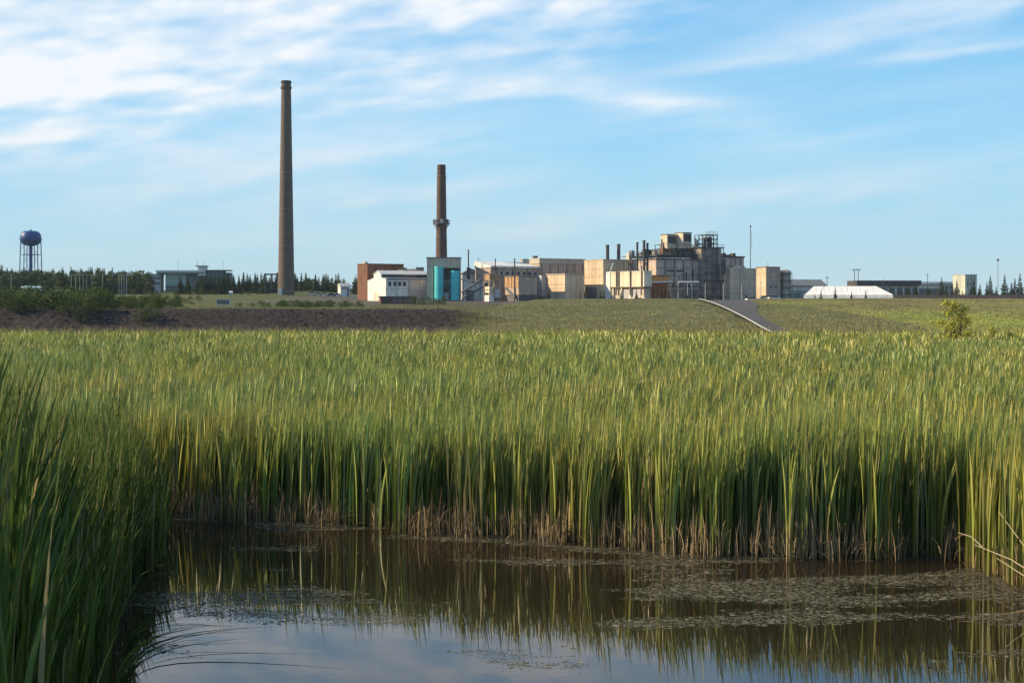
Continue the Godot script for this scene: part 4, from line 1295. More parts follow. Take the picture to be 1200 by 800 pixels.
func build_works_right():
	var o: Node3D
	var b: MB
	var g := 0.0
	# cream block
	o = site("cream_block", "low cream panelled block with a long sunlit wall under twin dark pipes", "building", 49.6, 480.0)
	g = o.position.y
	bx(o, "wall", M.cream_panel, 0, 3.6, 9.6 - g, 15.3 - g, -23.5, 0)
	bx(o, "base_wall", M.concrete, 0.6, 3.5, -2, 9.3 - g, -23.0, -0.6)
	bx(o, "ledge", M.brown_dark, -0.5, 3.8, 9.3 - g, 9.6 - g, -21.0, 0.4)
	bx(o, "coping", M.roof_pale, -0.15, 3.75, 15.3 - g, 15.55 - g, -23.6, 0.15)
	bx(o, "end_pier", M.white, -0.3, 0.6, -2, 15.2 - g, -24.4, -21.0)
	for z in [-17.0, -15.6, -8.2, -1.2]: pipe(o, "pipe", M.brown_dark, Vector3(-0.35, 2, z), Vector3(-0.35, 17.5 - g, z), 0.24, 8)
	bx(o, "garage_door", M.panel_grey, 0.5, 0.6, -0.5, 8.4 - g, -16.0, -3.0)
	bx(o, "low_tank", M.panel_cream, -1.6, 0.4, -0.8, 5.4 - g, -8.0, -2.0)
	for k in 3: bx(o, "post", M.cream_panel, -0.1, 0.4, -1.5, 9.3 - g, -20.0 + k * 5.5, -19.2 + k * 5.5)
	pipe(o, "pipe_bend", M.cladding_green, Vector3(0.8, 15.2 - g, -22.0), Vector3(1.4, 18.8 - g, -20.6), 0.7, 10)
	# tier behind it
	o = site("pale_tier", "pale upper block behind the cream block, carrying pipes and a deck", "building", 56.7, 500.0)
	g = o.position.y
	bx(o, "wall", M.panel_cream, 0, 9, -2, 19.8 - g, -15.6, 0)
	bx(o, "roof", M.slate, -0.3, 9.3, 19.8 - g, 20.1 - g, -15.9, 0.3)
	for z in [-3.5, -7.0, -11.0]: bx(o, "panel_gap", M.brown_dark, -0.12, 0.0, 15.3 - g, 19.6 - g, z - 0.4, z)
	bx(o, "deck", M.steel, -4.5, 8.0, 21.6 - g, 21.9 - g, -17.0, -2.0)
	rail(o, M.steel, -4.4, 7.9, 21.9 - g, -2.1)
	for k in 5: bx(o, "post", M.steel, -4.3 + k * 3.0, -4.05 + k * 3.0, 15.0 - g, 21.6 - g, -2.4, -2.1)
	for k in [[-4.0, 23.4, 1.6, -5.0], [-1.2, 24.6, 2.2, -6.0], [3.0, 23.8, 1.8, -9.0], [5.6, 24.8, 1.5, -5.0], [-3.0, 24.2, 1.2, -12.0]]:
		bx(o, "equipment_box", M.dark if k[2] > 1.7 else M.slate, k[0], k[0] + k[2], 21.91 - g, k[1] - g, k[3] - 2.0, k[3])
	bx(o, "hopper", M.panel_cream, -5.2, -3.4, 19.0 - g, 23.0 - g, -13.0, -11.2)
	for k in 3: pipe(o, "pipe_run", M.dark, Vector3(-8.0, 20.3 + k * 0.6 - g, -4.0 - k), Vector3(10.0, 20.3 + k * 0.6 - g, -4.0 - k), 0.2, 7)
	for k in 6: bx(o, "pipe_support", M.steel, -7.6 + k * 3.3, -7.4 + k * 3.3, 19.0 - g, 22.6 - g, -6.6, -6.4)
	# dark pipes that rise over the roofs
	var pipes := [[37.8, 506.0, 26.3, 0.68, 2.0, "left one of the twin dark pipes above the cream block"], [42.2, 506.0, 26.6, 0.68, 2.0, "right one of the twin dark pipes above the cream block"], [48.0, 490.0, 26.6, 0.42, 1.0, "slim dark pipe left of the close pair above the cream block"], [50.7, 491.0, 27.4, 0.52, 1.0, "tallest slim dark pipe, left of the close pair"], [52.0, 491.0, 26.4, 0.44, 1.0, "slim dark pipe, right of the close pair"]]
	for s in pipes:
		o = site("exhaust_pipe", s[5], "exhaust pipe", s[0], s[1], 0.0)
		g = o.position.y
		pipe(o, "pipe", M.dark, Vector3(0, s[4], 0), Vector3(0, s[2] - g, 0), s[3], 14)
		hoop(o, "collar", M.dark, s[3] + 0.08, s[2] - g - 0.4, s[2] - g + 0.03, 14)
		hoop(o, "flange", M.steel, s[3] + 0.12, s[2] - g - 5.2, s[2] - g - 5.0, 14)
	# main block
	o = site("main_block", "huge mauve grey plant building crowded with dark pipework and roof machinery", "building", 55.8, 495.0)
	g = o.position.y
	bx(o, "wall", M.mauve_panel, 0, 38.6, -2, 20.0 - g, -18, 0)
	bx(o, "parapet", M.brown_dark, -0.15, 25.0, 20.0 - g, 20.5 - g, -18.1, 0.15)
	for k in 4: bx(o, "string_course", M.slate, 0.1, 38.5, 8.2 + k * 2.9 - g, 8.35 + k * 2.9 - g, 0.0, 0.14)
	for k in 5: bx(o, "pilaster", M.brown_dark, 4.2 + k * 4.6, 4.5 + k * 4.6, 4.0 - g, 19.8 - g, 0.141, 0.35)
	windows(o, 5.0, 14.0, 15.4 - g, 16.4 - g, 0.0, 2, 0.9)
	windows(o, 6.0, 18.0, 9.0 - g, 11.0 - g, 0.0, 3, 0.5)
	# machinery deck on its roof
	bx(o, "deck", M.dark, 1.0, 25.0, 21.6 - g, 22.0 - g, -16, -1.0)
	rail(o, M.steel, 1.0, 25.0, 22.0 - g, -1.0)
	rail(o, M.steel, 1.0, 25.0, 22.0 - g, -15.9)
	for k in 9: bx(o, "post", M.steel, 1.2 + k * 2.95, 1.5 + k * 2.95, 20.0 - g, 21.6 - g, -1.5, -1.2)
	var r := RandomNumberGenerator.new()
	r.seed = 5
	for k in 22:
		var x := 1.5 + k * 1.06
		var hh := r.randf_range(0.8, 3.0)
		var kind: int = r.randi() % 4
		var z := r.randf_range(-10.0, -2.0)
		bx(o, "equipment_box", [M.dark, M.slate, M.rust_dark, M.panel_cream][kind], x, x + r.randf_range(0.8, 1.8), 22.01 - g, 22.01 + hh - g, z - 1.5, z)
	for k in 8:
		var x := r.randf_range(2.0, 24.0)
		pipe(o, "pipe", M.dark, Vector3(x, 20.5 - g, -1.6), Vector3(x, r.randf_range(23.0, 26.0) - g, -1.6), 0.16, 6)
	for k in 4: pipe(o, "pipe_run", [M.dark, M.steel, M.rust_dark, M.dark][k], Vector3(1.0, 20.7 + k * 0.45 - g, -0.9 - k * 0.4), Vector3(26.0, 20.7 + k * 0.45 - g, -0.9 - k * 0.4), 0.15, 6)
	steel(o, M.steel, 9.0, 26.5, 22.0 - g, 26.6 - g, -12.0, -3.0, 7, 2, 0.24)
	bx(o, "upper_deck", M.dark, 8.8, 26.8, 24.6 - g, 24.9 - g, -12.4, -2.6)
	bx(o, "equipment_box", M.panel_cream, 11.0, 16.0, 22.3 - g, 24.5 - g, -9.5, -4.0)
	bx(o, "equipment_box", M.slate, 17.2, 22.0, 22.3 - g, 24.5 - g, -9.5, -3.4)
	# cream cooling units on top
	for s in [[61.9, 510.0, 24.9, 30.6, 4.7, 4.2], [68.2, 510.0, 24.91, 31.3, 4.4, 5.2]]:
		var u := wbx(o, "cooling_unit", M.panel_cream, s[0], s[1], s[2], s[3], s[4], s[5])
		var p := at(o, s[0], 0, s[1])
		bx(u, "grille", M.dark, p.x + 0.5, p.x + s[4] - 0.3, s[3] - 3.4 - g, s[3] - 0.5 - g, p.z, p.z + 0.08)
		for k in 5: bx(u, "louvre", M.slate, p.x + 0.5, p.x + s[4] - 0.3, s[3] - 3.3 + k * 0.58 - g, s[3] - 3.1 + k * 0.58 - g, p.z + 0.081, p.z + 0.2)
		bx(u, "roof", M.steel, p.x - 0.2, p.x + s[4] + 0.2, s[3] - g, s[3] + 0.25 - g, p.z - s[5] - 0.2, p.z + 0.2)
	var q := at(o, 72.4, 0, 508.0)
	for k in 3: pipe(o, "vent_pipe", M.steel_pale if k == 0 else M.dark, Vector3(q.x + k * 0.8, 24.9 - g, q.z), Vector3(q.x + k * 0.8, 29.8 - k * 0.7 - g, q.z), 0.28, 8)
	pipe(o, "vent_bend", M.steel_pale, Vector3(q.x, 29.7 - g, q.z), Vector3(q.x + 1.1, 30.6 - g, q.z), 0.28, 8)
	q = at(o, 59.5, 0, 508.0)
	for k in 2: pipe(o, "vent_pipe", M.dark, Vector3(q.x + k * 0.9, 22.0 - g, q.z), Vector3(q.x + k * 0.9, 28.6 - k * 1.2 - g, q.z), 0.3, 8)
	# dark tower
	var t := at(o, 74.6, 0, 505.0)
	bx(o, "tower", M.tower_grey, t.x, t.x + 10.6, -2, 24.9 - g, t.z - 6.5, t.z)
	steel(o, M.steel, t.x - 0.4, t.x + 11.0, 0.0, 25.2 - g, t.z - 6.8, t.z + 0.8, 4, 8, 0.22)
	bx(o, "tower_roof", M.dark, t.x - 0.8, t.x + 11.4, 25.21 - g, 25.5 - g, t.z - 7.2, t.z + 1.1)
	rail(o, M.dark, t.x - 0.7, t.x + 11.3, 25.5 - g, t.z + 1.0)
	for k in 6:
		var x := t.x + r.randf_range(0.5, 10.0)
		var y := 6.0 + k * 3.1
		bx(o, "platform", M.dark, t.x + r.randf_range(-1.5, 3.0), x + 3.0, y - g, y + 0.25 - g, t.z + 0.9, t.z + 2.0)
		pipe(o, "pipe", [M.dark, M.steel, M.slate][k % 3], Vector3(x, y - 2 - g, t.z + 1.2), Vector3(x, y + 6 - g, t.z + 1.2), 0.28, 8)
	var u := at(o, 77.2, 0, 508.0)
	steel(o, M.dark, u.x, u.x + 5.6, 25.5 - g, 30.6 - g, u.z - 4.5, u.z, 3, 3, 0.3)
	for k in 3: bx(o, "lattice_floor", M.dark, u.x - 0.3, u.x + 5.9, 26.9 + k * 1.7 - g, 27.2 + k * 1.7 - g, u.z - 4.8, u.z + 0.3)
	bx(o, "lattice_core", M.slate, u.x + 1.4, u.x + 4.0, 25.51 - g, 29.6 - g, u.z - 3.4, u.z - 1.2)
	rail(o, M.dark, u.x - 0.2, u.x + 5.8, 30.61 - g, u.z)
	# pipes in front of the lower wall
	for k in 14:
		var x := 10.0 + k * 1.15
		pipe(o, "wall_pipe", [M.slate, M.steel, M.dark, M.brown_dark][r.randi() % 4], Vector3(x, 0.0, 0.6), Vector3(x, r.randf_range(5.0, 13.0), 0.6), r.randf_range(0.1, 0.28), 7)
	# steps in the roof at the right
	o = site("stepped_block", "dark stepped roof block between the lattice tower and the tan building", "building", 84.2, 512.0)
	g = o.position.y
	bx(o, "wall", M.mauve_panel, 0, 11.5, -2, 21.6 - g, -9, 0)
	bx(o, "roof", M.dark, -0.3, 11.8, 21.6 - g, 22.2 - g, -9.3, 0.3)
	bx(o, "plant_room", M.dark, -3.4, 1.0, 15.0 - g, 20.6 - g, -6, 0.6)
	for k in 4: bx(o, "roof_box", M.dark, 0.6 + k * 2.6, 2.0 + k * 2.6, 22.21 - g, 22.9 + (k % 2) * 0.6 - g, -5, -3)
	for k in 4: bx(o, "pilaster", M.brown_dark, 1.6 + k * 2.6, 1.8 + k * 2.6, 15 - g, 21.5 - g, 0.0, 0.15)
	bx(o, "ledge", M.slate, 0, 11.5, 18.0 - g, 18.2 - g, 0.151, 0.3)
	# tan building at the right end
	o = site("tan_block", "plain tan block with a pale roof edge at the right end of the works", "building", 87.2, 512.0)
	g = o.position.y
	bx(o, "wall", M.tan_shade, 0, 14.4, -2, 16.9 - g, -10, 0)
	bx(o, "coping", M.panel_cream, -0.15, 14.5, 16.9 - g, 17.35 - g, -10.1, 0.15)
	bx(o, "roof_hut", M.panel_cream, 3.0, 7.0, 17.36 - g, 18.3 - g, -4, -1)
	bx(o, "roof_hut", M.panel_cream, 8.4, 9.6, 17.36 - g, 17.9 - g, -3, -1)
	for k in 3: bx(o, "seam", M.brown_dark, 0.1, 14.1, 7.0 + k * 3.0 - g, 7.1 + k * 3.0 - g, 0.0, 0.06)
	bx(o, "door", M.brown_dark, 8.0, 9.4, -0.5, 2.4, 0.061, 0.12)
	o = site("corner_block", "brown corner block with a sunlit left wall beside the round dark tank", "building", 96.3, 485.0)
	g = o.position.y
	bx(o, "wall", M.tan_panel, 0, 7.2, -2, 16.9 - g, -5.4, 0)
	bx(o, "front_cladding", M.brown_siding, 0.05, 7.2, -2, 16.8 - g, 0.0, 0.15)
	bx(o, "coping", M.brown_dark, -0.15, 7.35, 16.9 - g, 17.2 - g, -5.5, 0.3)
	for k in 3: bx(o, "band", M.brown_dark, 0.1, 7.1, 7.4 + k * 3.0 - g, 7.55 + k * 3.0 - g, 0.151, 0.22)
	windows(o, 1.0, 6.5, 9.0 - g, 10.0 - g, 0.151, 2, 0.5)
	pipe(o, "roof_vent", M.steel_pale, Vector3(3.2, 17.2 - g, -2.5), Vector3(3.2, 18.8 - g, -2.5), 0.2, 7)
	o = site("round_tank", "dark round tank with steelwork at the far right end of the works", "tank", 105.0, 492.0, 0.0)
	g = o.position.y
	b = MB.new()
	b.lathe([[2.2, -1.5], [2.2, 14.6 - g], [2.45, 14.7 - g], [2.3, 15.6 - g], [1.2, 16.2 - g], [0.0, 16.4 - g]], 20)
	part(o, "shell", b.done(), M.tower_grey)
	for k in 4: hoop(o, "ring", M.dark, 2.62, 6.5 - g + k * 2.6, 6.7 - g + k * 2.6, 20)
	for k in 6: pipe(o, "post", M.dark, Vector3(cos(k * 1.05) * 2.7, -1, sin(k * 1.05) * 2.7), Vector3(cos(k * 1.05) * 2.7, 15.0 - g, sin(k * 1.05) * 2.7), 0.12, 5)
	# rust annex and pipe rack before the main block
	o = site("rust_annex", "rust orange annex with a white pipe across it, at the foot of the main block", "building", 51.9, 484.0)
	g = o.position.y
	bx(o, "wall", M.rust_red, 0, 9.6, -2, 11.0 - g, -5, 0)
	bx(o, "upper_band", M.rust_orange, -0.1, 9.7, 11.0 - g, 13.6 - g, -5.1, 0.15)
	bx(o, "roof", M.brown_dark, -0.3, 9.9, 13.6 - g, 13.9 - g, -5.3, 0.4)
	pipe(o, "white_pipe", M.white, Vector3(-1.0, 11.1 - g, 0.7), Vector3(10.4, 11.5 - g, 0.7), 0.3, 8)
	for k in 5: pipe(o, "brace", M.rust_orange, Vector3(k * 1.9, 0.4, 0.2), Vector3(k * 1.9 + 1.8, 10.8 - g, 0.2), 0.12, 5)
	for k in 6: bx(o, "post", M.rust_dark, 0.05 + k * 1.85, 0.3 + k * 1.85, -1, 10.9 - g, 0.02, 0.28)
	o = site("pipe_rack", "pale pipe rack with a white pipe standing before the main block", "pipe rack", 59.2, 476.0, 0.2)
	g = o.position.y
	for k in 5: bx(o, "post", M.steel_pale if k % 2 else M.steel, k * 2.7, k * 2.7 + 0.26, -1, 11.4 - g, -0.2, 0.06)
	pipe(o, "white_pipe", M.white, Vector3(3.0, 11.2 - g, 0), Vector3(10.9, 11.2 - g, 0), 0.34, 8)
	for k in 3: pipe(o, "pipe_run", [M.slate, M.steel_tan, M.dark][k], Vector3(-1.0, 8.0 + k * 0.8 - g, -0.1), Vector3(11.4, 8.0 + k * 0.8 - g, -0.1), 0.17, 6)
	steel(o, M.slate, 0.2, 6.0, 0, 10.2 - g, -4.0, -1.0, 3, 3, 0.2)
	for k in 5:
		var x := 64.5 + k * 6.1
		o = site("yard_lamp", "slim pale lamp post in the yard before the works", "lamp post", x, 470.0 - k * 3.0, 0.0, "lamp posts in the yard")
		pipe(o, "pole", M.steel_pale, Vector3(0, -1, 0), Vector3(0, 6.2, 0), 0.09, 6)
		bx(o, "lamp", M.steel_pale, -0.15, 0.75, 6.2, 6.35, -0.12, 0.12)
	o = site("radio_mast", "very thin radio mast rising behind the tan block", "mast", 96.6, 518.0, 0.0)
	g = o.position.y
	pipe(o, "mast", M.steel, Vector3(0, -1, 0), Vector3(0, 34.0 - g, 0), 0.15, 6)
	pipe(o, "aerial", M.steel, Vector3(0.5, 25 - g, 0), Vector3(0.5, 32.0 - g, 0), 0.05, 5)
	bx(o, "beacon", M.slate, -0.25, 0.25, 34.0 - g, 34.7 - g, -0.25, 0.25)
	# things parked at the foot
	var cars := [[89.6, 458.0, M.white, "white pickup parked left of the pair before the corner block"], [94.2, 456.0, M.car_silver, "silver car parked before the corner block, left of the white one"], [97.4, 455.0, M.white, "white car parked before the corner block at the road's end"]]
	for c in cars:
		o = site("yard_car", c[3], "car", c[0] * 0.94, c[1], 0.25, "cars parked before the works")
		b = MB.new()
		b.box(0, 4.3, 0.3, 0.95, -1.75, 0)
		part(o, "body", b.done(), c[2])
		b = MB.new()
		b.box(1.0, 3.4, 0.95, 1.5, -1.62, -0.13)
		part(o, "cabin", b.done(), M.glass_dark)
		for x in [0.8, 3.5]:
			for z in [0.0, -1.75]: pipe(o, "wheel", M.dark, Vector3(x, 0.32, z - 0.1), Vector3(x, 0.32, z + 0.1), 0.32, 10)

func build_right():
	var o: Node3D
	var b: MB
	var g := 0.0
	o = site("green_warehouse", "grey green warehouse with a low pitched roof right of the works", "warehouse", 121.0, 560.0, 0.35)
	g = o.position.y
	bx(o, "wall", M.cladding_green, 0, 19.5, -2, 10.8 - g, -10, 0)
	b = MB.new()
	b.prism([Vector2(-0.6, 10.8 - g), Vector2(10.6, 10.8 - g), Vector2(5.0, 13.6 - g)], -0.4, 20.0)
	part(o, "roof", b.done(), M.roof_green)
	bx(o, "white_band", M.panel_grey, 0.1, 19.4, 8.6 - g, 10.2 - g, 0.0, 0.08)
	bx(o, "door", M.slate, 3.0, 6.0, -1, 7.4 - g, 0.081, 0.15)
	windows(o, 8.0, 18.5, 6.0 - g, 7.4 - g, 0.0, 5, 0.6)
	# white tent
	o = site("white_tent", "long white fabric tent with slanting ends on the grass at right", "tent", 96.6, 424.0, -0.22)
	g = o.position.y
	var L := 28.8
	var H := 9.2 - g
	var W := 10.0
	b = MB.new()
	var base := [Vector3(0, -1, 0), Vector3(L, -1, 0), Vector3(L, -1, -W), Vector3(0, -1, -W)]
	var eave := [Vector3(0.3, 1.3, -0.1), Vector3(L - 0.3, 1.3, -0.1), Vector3(L - 0.3, 1.3, -W + 0.1), Vector3(0.3, 1.3, -W + 0.1)]
	var ridge := [Vector3(3.4, H, -W * 0.5), Vector3(L - 5.5, H, -W * 0.5)]
	for k in 4: b.quad(base[k], base[(k + 1) % 4], eave[(k + 1) % 4], eave[k])
	b.quad(eave[0], eave[1], ridge[1], ridge[0])
	b.tri(eave[1], eave[2], ridge[1])
	b.quad(eave[2], eave[3], ridge[0], ridge[1])
	b.tri(eave[3], eave[0], ridge[0])
	part(o, "fabric", b.done(), M.tent)
	for k in 7:
		var x := 3.4 + (L - 8.9) * k / 6.0
		pipe(o, "seam", M.tent, Vector3(lerpf(x, 0.3 + (L - 0.6) * k / 6.0, 1.0), 1.32, -0.1), Vector3(x, H + 0.02, -W * 0.5), 0.06, 5)
	b = MB.new()
	b.box(L - 0.36, L - 0.2, -1, 1.25, -6.5, -3.5)
	part(o, "doorway", b.done(), M.slate)
	o = site("dark_long_shed", "long low shed with a dark roof behind the white tent", "shed", 175.5, 650.0, 0.05)
	g = o.position.y
	bx(o, "wall", M.panel_grey, 0, 32.0, -2, 11.5 - g, -14, 0)
	bx(o, "roof", M.dark, -0.6, 32.8, 11.5 - g, 14.3 - g, -14.6, 1.0)
	for k in 8: bx(o, "bay_door", M.slate, 1.0 + k * 3.9, 3.8 + k * 3.9, -1, 10.6 - g, 0.0, 0.08)
	o = site("grey_sheds", "low grey sheds with a white band left of the pale tall block", "shed", 224.0, 700.0, 0.1)
	g = o.position.y
	bx(o, "wall", M.cladding_green, 0, 18.5, -2, 13.4 - g, -10, 0)
	bx(o, "white_band", M.white, -0.2, 18.7, 13.4 - g, 14.4 - g, -10.2, 0.2)
	bx(o, "front_roof", M.panel_grey, -6.0, 8.0, 10.5 - g, 11.6 - g, 0.2, 8.0)
	bx(o, "front_wall", M.slate, -5.6, 7.6, -2, 10.5 - g, 0.4, 7.6)
	windows(o, 9.0, 18.0, 10.6 - g, 12.2 - g, 0.0, 4, 0.6)
	o = site("pale_block", "pale tall block with a sunlit left wall at far right", "building", 241.0, 680.0, 0.5)
	g = o.position.y
	bx(o, "wall", M.cream_green, 0, 8.8, -2, 17.6 - g, -8.5, 0)
	bx(o, "coping", M.panel_grey, -0.2, 9.0, 17.6 - g, 18.0 - g, -8.7, 0.2)
	for k in 3: bx(o, "rib", M.slate, 2.0 + k * 2.4, 2.3 + k * 2.4, -1, 17.4 - g, 0.0, 0.12)
	windows(o, 0.5, 8.0, 12.0 - g, 13.4 - g, 0.0, 3, 0.5)
	o = site("power_pole", "twin power pole with a crossarm behind the white tent", "power pole", 150.0, 560.0, 0.0)
	g = o.position.y
	for x in [0.0, 1.6]: pipe(o, "post", M.bark, Vector3(x, -1, 0), Vector3(x, 18.2 - g, 0), 0.14, 6)
	bx(o, "crossarm", M.bark, -1.2, 2.8, 17.4 - g, 17.65 - g, -0.1, 0.1)
	for k in 3: pipe(o, "insulator", M.slate, Vector3(-1.0 + k * 1.8, 17.65 - g, 0), Vector3(-1.0 + k * 1.8, 18.2 - g, 0), 0.08, 5)
	var poles := [[180.0, 620.0, 14.6, "utility pole at the left end of the dark roofed shed"], [208.0, 640.0, 17.6, "utility pole at the right end of the dark roofed shed"], [138.0, 560.0, 15.0, "utility pole left of the twin power pole"]]
	for s in poles:
		o = site("utility_pole", s[3], "utility pole", s[0], s[1], 0.0)
		g = o.position.y
		pipe(o, "pole", M.bark, Vector3(0, -1, 0), Vector3(0, s[2] - g, 0), 0.13, 6)
		bx(o, "crossarm", M.bark, -0.9, 0.9, s[2] - 0.9 - g, s[2] - 0.75 - g, -0.07, 0.07)
	o = site("ball_mast", "thin mast with a round head at far right", "mast", 228.0, 600.0, 0.0)
	g = o.position.y
	pipe(o, "mast", M.steel, Vector3(0, -1, 0), Vector3(0, 22.6 - g, 0), 0.11, 6)
	b = MB.new()
	b.lathe([[0.0, 22.5 - g], [0.45, 22.8 - g], [0.6, 23.2 - g], [0.45, 23.7 - g], [0.0, 24.0 - g]], 10)
	part(o, "round_head", b.done(), M.slate)

func build_roads():
	var b := MB.new()
	var d := 160.0
	while d < 452.0:
		for k in 8:
			var a0 := lerpf(road_left(d), along(ROAD_RIGHT, d), k / 8.0)
			var a1 := lerpf(road_left(d), along(ROAD_RIGHT, d), (k + 1) / 8.0)
			var c0 := lerpf(road_left(d + 2), along(ROAD_RIGHT, d + 2), k / 8.0)
			var c1 := lerpf(road_left(d + 2), along(ROAD_RIGHT, d + 2), (k + 1) / 8.0)
			b.quad(Vector3(a0, hgt(a0, d) + 0.09, -d), Vector3(a1, hgt(a1, d) + 0.09, -d), Vector3(c1, hgt(c1, d + 2) + 0.09, -d - 2), Vector3(c0, hgt(c0, d + 2) + 0.09, -d - 2))
		d += 2.0
	var o := part(self, "road", b.done(), M.asphalt)
	tag(o, "grey asphalt road climbing through the grass to the works", "road", "", "structure")
	b = MB.new()
	var x := -135.0
	while x < -44.0:
		for p in [[520.0, 5.0], [395.0, 3.0]]:
			var y0: float = p[0] + sin(x * 0.05) * 4.0
			var y1: float = p[0] + sin((x + 3.0) * 0.05) * 4.0
			b.quad(Vector3(x, hgt(x, y0) + 0.1, -y0), Vector3(x + 3, hgt(x + 3, y1) + 0.1, -y1), Vector3(x + 3, hgt(x + 3, y1 + p[1]) + 0.1, -y1 - p[1]), Vector3(x, hgt(x, y0 + p[1]) + 0.1, -y0 - p[1]))
		x += 3.0
	o = part(self, "gravel_track", b.done(), M.gravel)
	tag(o, "pale gravel tracks crossing the lawn below the tall chimney", "track", "", "structure")
	# guard rail on the left of the road
	var fence := thing("guard_rail", "white metal guard rail along the left side of the climbing road", "guard rail", Vector3.ZERO)
	b = MB.new()
	var post := MB.new()
	post.box(-0.08, 0.08, -0.4, 0.72, -0.08, 0.08)
	var pm := post.done()
	d = 166.0
	while d < 338.0:
		var xa := road_left(d) - 0.7
		var xb := road_left(d + 3.0) - 0.7
		var ya := hgt(xa, d)
		var yb := hgt(xb, d + 3.0)
		for s in [-0.05, 0.05]:
			var q := [Vector3(xa + s, ya + 0.56, -d), Vector3(xb + s, yb + 0.56, -d - 3), Vector3(xb + s, yb + 0.72, -d - 3), Vector3(xa + s, ya + 0.72, -d)]
			if s > 0: b.quad(q[0], q[1], q[2], q[3])
			else: b.quad(q[1], q[0], q[3], q[2])
		b.quad(Vector3(xa - 0.05, ya + 0.72, -d), Vector3(xa + 0.05, ya + 0.72, -d), Vector3(xb + 0.05, yb + 0.72, -d - 3), Vector3(xb - 0.05, yb + 0.72, -d - 3))
		var pp := part(fence, "post", pm, M.bark)
		pp.position = Vector3(xa + 0.15, ya, -d)
		d += 3.0
	part(fence, "rail", b.done(), M.steel_pale)

